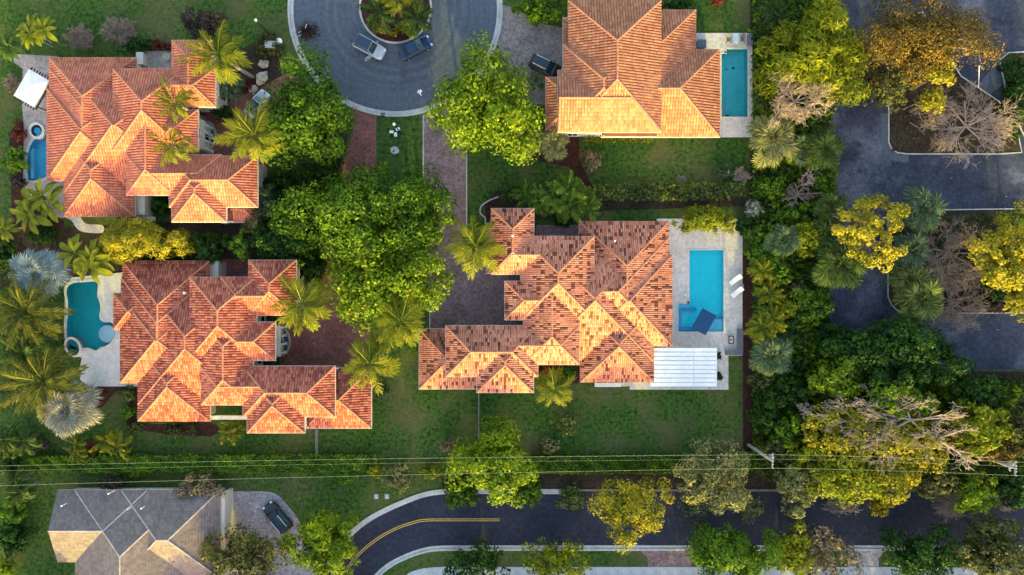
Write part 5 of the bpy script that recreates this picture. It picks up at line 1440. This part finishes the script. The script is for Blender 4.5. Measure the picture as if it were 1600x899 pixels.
bare('bare_bush', 'greyish twiggy bush poking out below the gold-green roadside tree', 1318, 793, 38, 15, 3, 'bark_white', 'bush', nb=14, fork=4, r0=.05, rmin=.022, leaves='lf_silverw', ldens=.6, lleaf=.2)
bare('dead_tree', 'grey fallen dead tree in the green strip, upper forked branch', 1272, 272, 24, 22, 6, 'bark_white', nb=5, fork=2, r0=.14, rmin=.05, flat=.25)
bare('dead_tree', 'grey dead tree in the green strip with one long bleached limb', 1252, 302, 36, 24, 6, 'bark_pale', nb=9, fork=3, r0=.16, rmin=.045, flat=.25)
bare('dead_tree', 'small white leafless tree in the dark strip south of the gravel', 1262, 640, 20, 14, 6.5, 'bark_white', nb=6, fork=3, r0=.09, rmin=.03)
bare('bare_bush', 'pinkish leafless bush at the right end of the rough hedge', 1160, 274, 17, 15, 2.6, 'bark_white', 'bush', nb=12, fork=4, r0=.05, rmin=.024, leaves='lf_dry', ldens=.25)
bare('bare_bush', 'tiny pinkish leafless bush in the middle of the rough hedge', 1066, 281, 11, 9, 1.8, 'bark_white', 'bush', nb=12, fork=4, r0=.04, rmin=.022)

# ---- top left garden
bare('bare_bush', 'smaller of two leafless pinkish round bushes at the top left lawn edge', 122, 57, 29, 23, 3.2, 'bark_pale', 'bush', nb=20, fork=4, r0=.05, rmin=.024, leaves='lf_dry', ldens=.22, lleaf=.2)
bare('bare_bush', 'larger of two leafless pinkish round bushes at the top left lawn edge', 184, 48, 32, 27, 3.6, 'bark_pale', 'bush', nb=22, fork=4, r0=.05, rmin=.024, leaves='lf_dry', ldens=.15, lleaf=.2)
T('purple_shrub', 'purple-brown rounded shrub above the palm at the top left lawn edge', 318, 38, 34, 24, 3.6, 'lf_purple', 'shrub', leaf=.28, width=.2)
T('clipped_bush', 'low olive clipped bush around the pale utility cabinet', 420, 72, 24, 20, .85, 'lf_olive', 'bush', leaf=.2)
T('clipped_bush', 'dark flat bush along the wall behind the larger leafless bush', 215, 72, 24, 12, 1.6, 'lf_dark', 'bush', leaf=.22)
T('flower_bush', 'low reddish bush at the top of the small court with the round table', 250, 72, 20, 7, 1.0, 'lf_red', 'bush', leaf=.18, dens=1.2)
T('flower_bush', 'dark red-leaved plant between two tan boulders', 388, 133, 9, 8, .9, 'lf_red', 'bush', leaf=.22)
bare('bare_bush', 'pale straggly bush left of the white canopy', 18, 130, 15, 17, 2.2, 'bark_pale', 'bush', nb=16, fork=4, r0=.05, rmin=.024, leaves='lf_pale', ldens=.4)
T('garden_shrub', 'green shrub in the bed left of the curved blue pool', 25, 250, 19, 20, 2, 'lf_hedge', 'shrub', leaf=.24)
T('garden_shrub', 'reddish shrub in the bed left of the white-rimmed spa', 31, 208, 9, 18, 1.5, 'lf_red', 'shrub', leaf=.22)
T('garden_shrub', 'purple-brown shrub in the bed left of the lower end of the curved pool', 30, 286, 13, 11, 1.5, 'lf_purple', 'shrub', leaf=.22)
T('garden_shrub', 'dark shrub below the broad-leaved clump at the curved pool', 68, 366, 24, 16, 2, 'lf_dark', 'shrub', leaf=.26)
T('garden_shrub', 'dark green shrub at the left edge near the lower villa pool', 8, 395, 16, 32, 3, 'lf_dark', 'shrub', leaf=.3)
T('garden_shrub', 'green bush in the narrow gap between two south wings of the red-pink villa', 252, 322, 15, 18, 2.4, 'lf_dark', 'bush', leaf=.26)
T('court_shrub', 'dark bush in the entrance court of the red-pink villa', 350, 176, 20, 11, 2, 'lf_dark', 'shrub', leaf=.26)
T('court_shrub', 'dark green shrubbery east of the red-pink villa below the big palm', 438, 290, 26, 36, 3, 'lf_dark', 'shrub', leaf=.3)
T('grey_tree', 'grey-green wispy tree at the corner of the red-pink villa', 415, 318, 30, 30, 5, 'lf_bluefan', dens=.55, kind='fine', leaf=.6, width=.12)
T('grey_tree', 'pale wispy tree over the low red roof corner', 397, 352, 20, 14, 4.4, 'lf_pale', dens=.5, kind='fine', leaf=.6, width=.1)
T('bamboo_hedge', 'long yellow bamboo-like hedge between the two left villas', 226, 377, 80, 29, 6.2, 'lf_yellow', 'hedge', kind='fine', leaf=.7, width=.12, dens=1.2)
T('gap_tree', 'dark blue-green tree right of the yellow bamboo hedge', 330, 386, 31, 25, 4.5, 'lf_dark', kind='fine', leaf=.55, width=.14)
T('gap_tree', 'small bright green tree between the dark ones above the plum-red roof', 376, 382, 15, 22, 5, 'lf_green')
T('gap_shrub', 'green bush along the top wall of the plum-red villa', 268, 402, 40, 8, 2, 'lf_dark', 'shrub', leaf=.26)
T('gap_shrub', 'dark shrub under the arching tree left of the red driveway', 505, 290, 36, 40, 3, 'lf_dark', 'shrub', leaf=.32)
T('gap_shrub', 'dark shrub between the plum-red roof and the lime tree', 492, 420, 24, 24, 3, 'lf_dark', 'shrub', leaf=.3)
T('top_shrub', 'bright green shrubbery at the top edge left of the buff roof', 846, 16, 44, 22, 3, 'lf_green', 'shrub', leaf=.3)
T('top_shrub', 'dark shrub in the corner behind the buff roof', 1060, 8, 26, 8, 3, 'lf_dark', 'shrub', leaf=.3)
T('top_shrub', 'red-leaved shrub on the lawn at the top edge', 1120, 2, 12, 8, 1.5, 'lf_red', 'shrub', leaf=.25)

# ---- palms
palm('feather_palm', 'tall yellow-green feather palm at the top right corner of the red-pink roof', 352, 86, 50, 9.5)
palm('feather_palm', 'feather palm over the middle of the red-pink roof, upper of two', 277, 163, 33, 9, n=15)
palm('feather_palm', 'feather palm over the red-pink roof edge, lower of two', 272, 230, 34, 9, n=14)
palm('feather_palm', 'large golden feather palm beside the white car', 392, 203, 49, 9)
palm('feather_palm', 'feather palm at the court corner of the plum-red villa', 474, 471, 47, 8.5, mat='lf_palm')
palm('feather_palm', 'feather palm under the lime tree above the strip lawn', 634, 506, 47, 8.5)
palm('feather_palm', 'feather palm touching the low corner roof of the plum-red villa', 581, 561, 43, 8)
palm('feather_palm', 'feather palm between the pink driveway and the large villa', 741, 386, 47, 8.5, mat='lf_palm')
palm('feather_palm', 'small bright feather palm in the red mulch under the large villa eave', 866, 605, 33, 4.5, n=14)
palm('date_palm', 'golden date palm with long plumes left of the dark teal pool', 46, 488, 60, 6.5, 'date', 'lf_date', 36)
palm('date_palm', 'darker green date palm in the middle of the left edge', 34, 553, 50, 6, 'date', 'lf_palmd', 34)
palm('date_palm', 'golden date palm below the oval spa', 66, 594, 58, 6.5, 'date', 'lf_date', 36)
palm('silver_palm', 'blue-silver fan palm above the dark teal pool', 57, 424, 40, 5, 'fanfine', 'lf_silver', 52)
palm('silver_palm', 'bleached silver fan palm below the date palms', 109, 639, 44, 5.5, 'fanfine', 'lf_silverw', 60)
palm('banana_plant', 'yellow-green broad-leaved clump at the top left of the lawn', 57, 58, 36, 4, 'paddle', 'lf_palm', 24, cat='banana plant', stems=3)
palm('banana_plant', 'broad-leaved clump cut by the left edge at the top', 6, 62, 32, 4, 'paddle', 'lf_palmd', 14, cat='banana plant', stems=2)
palm('banana_plant', 'yellow broad-leaved clump on the terrace corner of the curved pool', 58, 325, 48, 4.5, 'paddle', 'lf_palm', 24, cat='banana plant', stems=4)
palm('banana_plant', 'broad-leaved clump at the left edge next to the curved pool clump', 6, 345, 30, 4, 'paddle', 'lf_palm', 14, cat='banana plant', stems=2)
palm('banana_plant', 'golden broad-leaved clump left of the yellow bamboo hedge', 130, 400, 48, 5, 'paddle', 'lf_palm', 26, cat='banana plant', stems=4)
palm('areca_palm', 'bushy yellow-green palm clump below the bleached silver palm, larger one', 178, 686, 33, 3.5, 'areca', 'lf_palm', 22, stems=4)
palm('areca_palm', 'bushy yellow-green palm clump left of the larger one by the hedge', 112, 703, 24, 3, 'areca', 'lf_palm', 16, stems=3)
palm('areca_palm', 'bright green palm clump under the south eave of the plum-red villa', 360, 676, 29, 3, 'areca', 'lf_palm', 18, stems=3)
palm('areca_palm', 'dark palm clump at the left edge above the hedge', 20, 690, 38, 4, 'areca', 'lf_palmd', 20, stems=3)
palm('areca_palm', 'dark feathery palm at the left edge below the wires', 22, 762, 36, 4, 'areca', 'lf_palmd', 18, stems=3)
palm('areca_palm', 'lush green palm clump above the large villa, left one', 830, 312, 36, 4, 'areca', 'lf_areca', 24, stems=5)
palm('areca_palm', 'lush bright palm clump above the large villa, middle one', 872, 306, 42, 4.5, 'areca', 'lf_areca', 28, stems=5)
palm('areca_palm', 'lush palm clump above the large villa, right one', 914, 318, 34, 4, 'areca', 'lf_areca', 22, stems=4)
palm('areca_palm', 'dark small palm at the corner of the curved bed edging', 797, 304, 24, 2.6, 'areca', 'lf_palmd', 16, stems=2)
palm('fan_palm', 'pale fan palm below the lime tree, left of a pair', 822, 217, 27, 3.6, 'fan', 'lf_pale', 26)
palm('fan_palm', 'pale fan palm below the lime tree, right of a pair', 862, 230, 24, 3.4, 'fan', 'lf_pale', 26)
palm('fan_palm', 'dark small palm between the lime tree and the black SUV', 838, 128, 15, 1.6, 'fan', 'lf_palmd', 16, trunk=False)
palm('fan_palm', 'bluish fan shrub beside the red-pink roof under the tall palm', 358, 134, 22, 2.6, 'fan', 'lf_bluefan', 22)
palm('island_palm', 'palm on the round island, left one', 592, 22, 31, 4, 'areca', 'lf_palmd', 18)
palm('island_palm', 'palm on the round island, right one', 646, 26, 31, 4, 'areca', 'lf_palmd', 18)
palm('island_palm', 'palm on the round island at the top edge of the photo', 618, -4, 30, 4.5, 'areca', 'lf_palm', 18)
T('island_bush', 'yellow bush on the round island, left of three', 597, 47, 10, 7, 1.0, 'lf_yellow', 'bush', leaf=.2, dens=1.2)
T('island_bush', 'yellow bush on the round island, middle of three', 614, 51, 9, 6, 1.0, 'lf_gold', 'bush', leaf=.2, dens=1.2)
T('island_bush', 'yellow-green bush on the round island, right of three', 634, 46, 13, 7, 1.0, 'lf_fine', 'bush', leaf=.2, dens=1.2)
palm('strip_palm', 'yellow-tipped fan palm at the corner of the upper pool terrace', 1205, 217, 40, 4.5, 'fan', 'lf_pale', 34)
palm('strip_palm', 'bright green fan palm at the lot edge in the upper strip', 1284, 230, 32, 4.5, 'fan', 'lf_palmd', 30)
palm('strip_palm', 'green fan palm left of the lot in the upper strip', 1252, 228, 24, 3.5, 'fan', 'lf_bluefan', 22)
palm('strip_palm', 'dark palm beside the narrow pool below the feathery tree', 1198, 150, 27, 4, 'areca', 'lf_palmd', 20, stems=2)
palm('strip_palm', 'dark palm at the top of the green strip', 1206, 22, 28, 4, 'areca', 'lf_palmd', 20, stems=2)
palm('strip_palm', 'grey-green fan palm in the middle of the strip', 1222, 378, 27, 4, 'fan', 'lf_bluefan', 28)
palm('strip_palm', 'dark fan palm at the lot edge left of the yellow tree', 1298, 325, 28, 4, 'fan', 'lf_palmd', 26)
palm('strip_palm', 'large dark fan palm below the yellow tree at the lot edge', 1308, 416, 42, 5, 'fan', 'lf_palmd', 34)
palm('strip_palm', 'deep green fan palm above the yellow tree foot', 1290, 368, 26, 4, 'fan', 'lf_palmd', 26)
palm('strip_palm', 'yellow-green palm beside the mulch path opposite the loungers', 1194, 440, 32, 4.5, 'areca', 'lf_palm', 22, stems=2)
palm('strip_palm', 'yellow-green palm beside the mulch path opposite the navy parasol', 1196, 496, 36, 5, 'areca', 'lf_palm', 24, stems=2)
palm('strip_palm', 'spiky blue-green palm with orange skirt beside the pergola', 1204, 560, 33, 4.5, 'fan', 'lf_bluefan', 34)
palm('island_fan_palm', 'bluish fan palm on the middle island, top one', 1437, 330, 36, 4, 'fan', 'lf_bluefan', 32)
palm('island_fan_palm', 'bluish fan palm on the middle island, second from the top', 1424, 392, 30, 4, 'fan', 'lf_bluefan', 28)
palm('island_fan_palm', 'green fan palm on the middle island, third from the top', 1420, 440, 34, 4, 'fan', 'lf_fan', 30)
palm('island_fan_palm', 'fan palm at the rounded lower corner of the middle island', 1440, 470, 38, 4.5, 'fan', 'lf_fan', 34)

# ---- shrubs of the green strip on the right
S = lambda lb, px, py, rx, ry, h, mat, **k: T('strip_shrub', lb, px, py, rx, ry, h, mat, 'shrub', **k)
S('dark glossy shrub right of the upper lawn', 1190, 70, 16, 30, 3, 'lf_dark')
S('glossy dark green round bush below the yellow-tipped fan palm', 1204, 294, 24, 18, 3, 'lf_green')
S('yellowish bush at the foot of the yellow-tipped fan palm', 1230, 250, 16, 13, 3, 'lf_lime')
S('dark bush between the fan palm and the dead trees', 1215, 268, 24, 16, 2.4, 'lf_dark')
S('pale blue-green round bush at the end of the hedge row', 1178, 328, 14.5, 14.5, 2.6, 'lf_silverw', leaf=.26)
S('green bush at the lot edge right of the dead trees', 1290, 280, 20, 28, 4, 'lf_green', kind='fine')
S('yellow-dappled round bush in the middle of the strip', 1256, 372, 30, 28, 4.5, 'lf_fine')
S('mid green bush at the mulch path, upper one', 1188, 372, 20, 24, 3.5, 'lf_green')
S('mid green bush at the mulch path, opposite the turquoise pool', 1192, 405, 26, 24, 3.5, 'lf_hedge')
S('dull brownish shrub in the shade of the middle strip', 1240, 448, 26, 22, 3, 'lf_olive', dens=.6)
S('dark green bush left of the lower lot road', 1265, 478, 36, 32, 4.5, 'lf_green')
S('dark bush at the lot kerb above the gravel patch', 1240, 500, 22, 22, 3, 'lf_dark')
S('dark green bush right of the gravel patch', 1300, 525, 30, 20, 3.5, 'lf_dark')
S('yellow-brown bush below the spiky blue-green palm', 1192, 598, 22, 18, 3, 'lf_olive')
S('dark green shrub in the strip left of the glossy green tree', 1232, 612, 36, 26, 4, 'lf_dark')
S('dark glossy shrub beside the lower mulch path', 1198, 650, 26, 32, 4, 'lf_dark')
S('green shrub in the lower strip next to the yellow bushes', 1232, 672, 30, 28, 4.5, 'lf_green')
S('vivid yellow bush in the lower strip, upper of two', 1268, 660, 15, 13, 6.5, 'lf_yellow', leaf=.3)
S('vivid yellow bush in the lower strip, lower of two', 1266, 684, 13, 12, 6.5, 'lf_yellow', leaf=.3)
S('golden green shrub above the first utility pole', 1216, 702, 26, 22, 4, 'lf_olive')
S('golden dappled shrub right of the first utility pole', 1262, 712, 38, 24, 5.5, 'lf_fine')
S('dark green shrub behind the gold crowns above the wires', 1300, 700, 34, 26, 5, 'lf_dark')
S('dark green bush between the gold crown and the dead limbs', 1360, 718, 34, 22, 5.5, 'lf_green')
S('dark bush left of the right-hand utility pole', 1500, 722, 36, 24, 5, 'lf_dark')
S('dark shrub at the top of the right edge beside the lot', 1592, 150, 28, 60, 4, 'lf_dark')
S('dark shrub at the top corner of the middle island', 1590, 345, 16, 20, 4, 'lf_green')
S('reddish low shrub at the bottom of the middle island', 1555, 478, 30, 10, 1.6, 'lf_purple')
S('dark undergrowth bush between two yellow crowns', 1550, 450, 26, 18, 3, 'lf_dark')
G = lambda lb, px, py, rx, ry, h, mat, **k: T('garden_bush', lb, px, py, rx, ry, h, mat, 'bush', **k)
G('golden-green bush on the deck edge above the turquoise pool', 1100, 345, 48, 22, 3.6, 'lf_fine', kind='fine', leaf=.6, width=.16)
G('small bush at the corner of the deck beside the golden-green bush', 1158, 352, 14, 14, 2.4, 'lf_dark')
G('brown-tipped fern bush on the bed below the buff house', 925, 252, 15, 17, 1.6, 'lf_dry')
G('low bush in the dark court above the large villa', 880, 345, 14, 10, 1.5, 'lf_dark')
G('round dark bush south of the plum-red villa wall, left one', 270, 672, 15, 11, 1.3, 'lf_olive', leaf=.2)
G('round small bush south of the plum-red villa wall, right one', 302, 672, 9, 9, 1.1, 'lf_olive', leaf=.2)
G('round bush in the curved bed at the corner of the plum-red villa', 200, 644, 11, 11, 1.4, 'lf_hedge', leaf=.22)
G('light green bush by the white terrace corner', 200, 614, 13, 10, 1.4, 'lf_fan', leaf=.22)
G('dark red-leaved plant at the terrace edge by the bleached silver palm', 150, 620, 13, 15, 1.6, 'lf_red', leaf=.3)
G('dark red-leaved plant between two palm clumps by the hedge', 142, 702, 10, 12, 1.5, 'lf_red', leaf=.3)
G('purple-brown plant at the left end of the hedge', 55, 694, 20, 14, 1.6, 'lf_purple', leaf=.3)
G('wispy light bush at the corner of the plum-red villa path', 213, 668, 12, 8, 1.3, 'lf_fan', leaf=.24)
G('red shrub in the mulch under the large villa eave', 852, 578, 16, 12, 1.4, 'lf_red', leaf=.26)
G('dark green bush beside the red shrub under the eave', 886, 580, 16, 16, 2.2, 'lf_dark', leaf=.26)
G('wispy bush at the path corner right of the plum-red low roof', 598, 612, 11, 12, 1.3, 'lf_bluefan', leaf=.24, dens=.6)
G('potted dark plant at the right side of the pergola, upper one', 1123, 556, 3.5, 6, 1.0, 'lf_dark', leaf=.2)
G('potted dark plant at the right side of the pergola, lower one', 1123.5, 588, 4, 8, 1.0, 'lf_dark', leaf=.2)
G('green bush at the left edge level with the grey roof', 20, 800, 22, 26, 3, 'lf_hedge')
G('dark green bush at the left edge beside the grey gable', 24, 840, 26, 30, 3.4, 'lf_dark')
G('bright green bush in the bottom left corner', 10, 888, 15, 14, 2.6, 'lf_lime')
G('dark bush at the left edge between the wires and the palm', 14, 725, 24, 18, 2.6, 'lf_dark')
G('rounded yellow-green bush on the lower hedge edge, near the grey roof', 214, 738, 11, 7, 1.5, 'lf_fine', leaf=.2)
G('rounded green bush at the lower hedge edge left of the yellow-green one', 180, 735, 11, 6, 1.4, 'lf_hedge', leaf=.2)
G('yellowish bush in the hedge line before the pale loose shrub', 585, 732, 10, 16, 2.2, 'lf_fine', leaf=.26)
G('yellow-green bush in the hedge line left of the lime tree', 672, 736, 22, 11, 1.8, 'lf_fine', leaf=.26)
G('bright bush bulging from the hedge toward the road bend', 540, 745, 16, 12, 1.8, 'lf_hedge', leaf=.24)
G('silvery twiggy bush on the lawn beside the rough hedge', 1128, 268, 14, 16, 1.6, 'lf_bluefan', leaf=.22, dens=.3)

S('soft green bush between two palms opposite the loungers', 1216, 425, 22, 22, 3.6, 'lf_green')
S('yellowish soft bush right of the palm opposite the navy parasol', 1228, 480, 20, 20, 3.4, 'lf_fine')
S('dark leafy bush left of the large dark fan palm at the lot edge', 1276, 430, 26, 24, 3.6, 'lf_dark')
S('green bush in the strip below the fan palm with pale fronds', 1238, 335, 24, 20, 3.2, 'lf_green')
S('dark green bush touching the right side of the spiky palm by the pergola', 1240, 578, 20, 18, 3, 'lf_dark')
# ---- hedges and ground cover
leaf_box('hedge', 'long bright green clipped hedge south of the plum-red villa', [(30, 724), (60, 713), (300, 711), (585, 710), (588, 731), (480, 738), (300, 735), (40, 736)], 1.7, 'lf_hedge', 'hedge', 2.2, core=True)
leaf_box('hedge', 'dark green clipped hedge along the lawn of the large villa', [(826, 712), (1090, 709), (1175, 707), (1178, 734), (1090, 737), (835, 738)], 1.7, 'lf_green', 'hedge', 2.0, core=True)
leaf_box('hedge', 'rough green hedge below the lawn of the buff house', [(905, 294), (960, 288), (1060, 286), (1160, 288), (1162, 308), (1060, 314), (940, 312), (908, 306)], 1.6, 'lf_fan', 'hedge', 1.5, .3)
leaf_box('hedge', 'low yellow-flecked hedge under the south wall of the buff house', [(912, 209), (1020, 209), (1022, 222), (915, 226)], 1.0, 'lf_fine', 'hedge', .6, .24)
leaf_box('hedge', 'low green hedge along the lot fence in shade', [(1560, 590), (1640, 590), (1640, 600), (1560, 600)], 1.2, 'lf_dark', 'hedge', .6, .24)
leaf_box('undergrowth', None, [(1174, -30), (1300, -30), (1300, 150), (1294, 520), (1350, 560), (1490, 590), (1640, 600), (1640, 745), (1176, 745)], 1.8, 'lf_green', None, .8, .42, kind='stuff', rough=.3)
leaf_box('fallen_leaves', None, [(1310, 170), (1600, 170), (1600, 575), (1310, 575)], .03, 'lf_dry', None, .0012, .2, kind='stuff', zmin=.02)
leaf_box('ground_cover', None, [(440, 240), (548, 215), (530, 310), (440, 440), (410, 400), (412, 300)], .8, 'lf_dark', None, .25, .34, kind='stuff')
leaf_box('ground_cover', None, [(0, 400), (100, 430), (100, 620), (0, 640)], .6, 'lf_dark', None, .2, .34, kind='stuff')
leaf_box('ground_cover', None, [(1390, 110), (1560, 170), (1590, 235), (1392, 236)], .3, 'lf_olive', None, .06, .3, kind='stuff', zmin=.1)
leaf_box('ground_cover', None, [(1392, 335), (1640, 335), (1640, 486), (1400, 484)], .6, 'lf_dark', None, .2, .34, kind='stuff', zmin=.1)

# unseen trees added beyond the bottom edge to shade road, lawn and grey house
r = nrng(); VV = []
for i, px in enumerate([90, 150, 215] + list(range(330, 1760, 40))):
    cx, cy = P(px + 30 * r.normal(), 1042 + 16 * r.normal(), 0)
    n = 1700; d = unit(r.normal(size=(n, 3))); X = d * np.array([4.2, 3.6, 3.9]) * (.55 + .45 * r.random((n, 1)) ** .5) + np.array([cx, cy, 4.2 + r.random() * .8])
    VV.append(leaf_quads(X, unit(r.normal(size=(n, 3)) + np.array([0, 0, .6])), .7, .45, r))
V = np.concatenate(VV)
tag(link('unseen_shade_trees', np_mesh('unseen_shade_trees', V, np.arange(len(V), dtype=np.int32).reshape(-1, 4), [M['lf_green']])), kind='stuff')
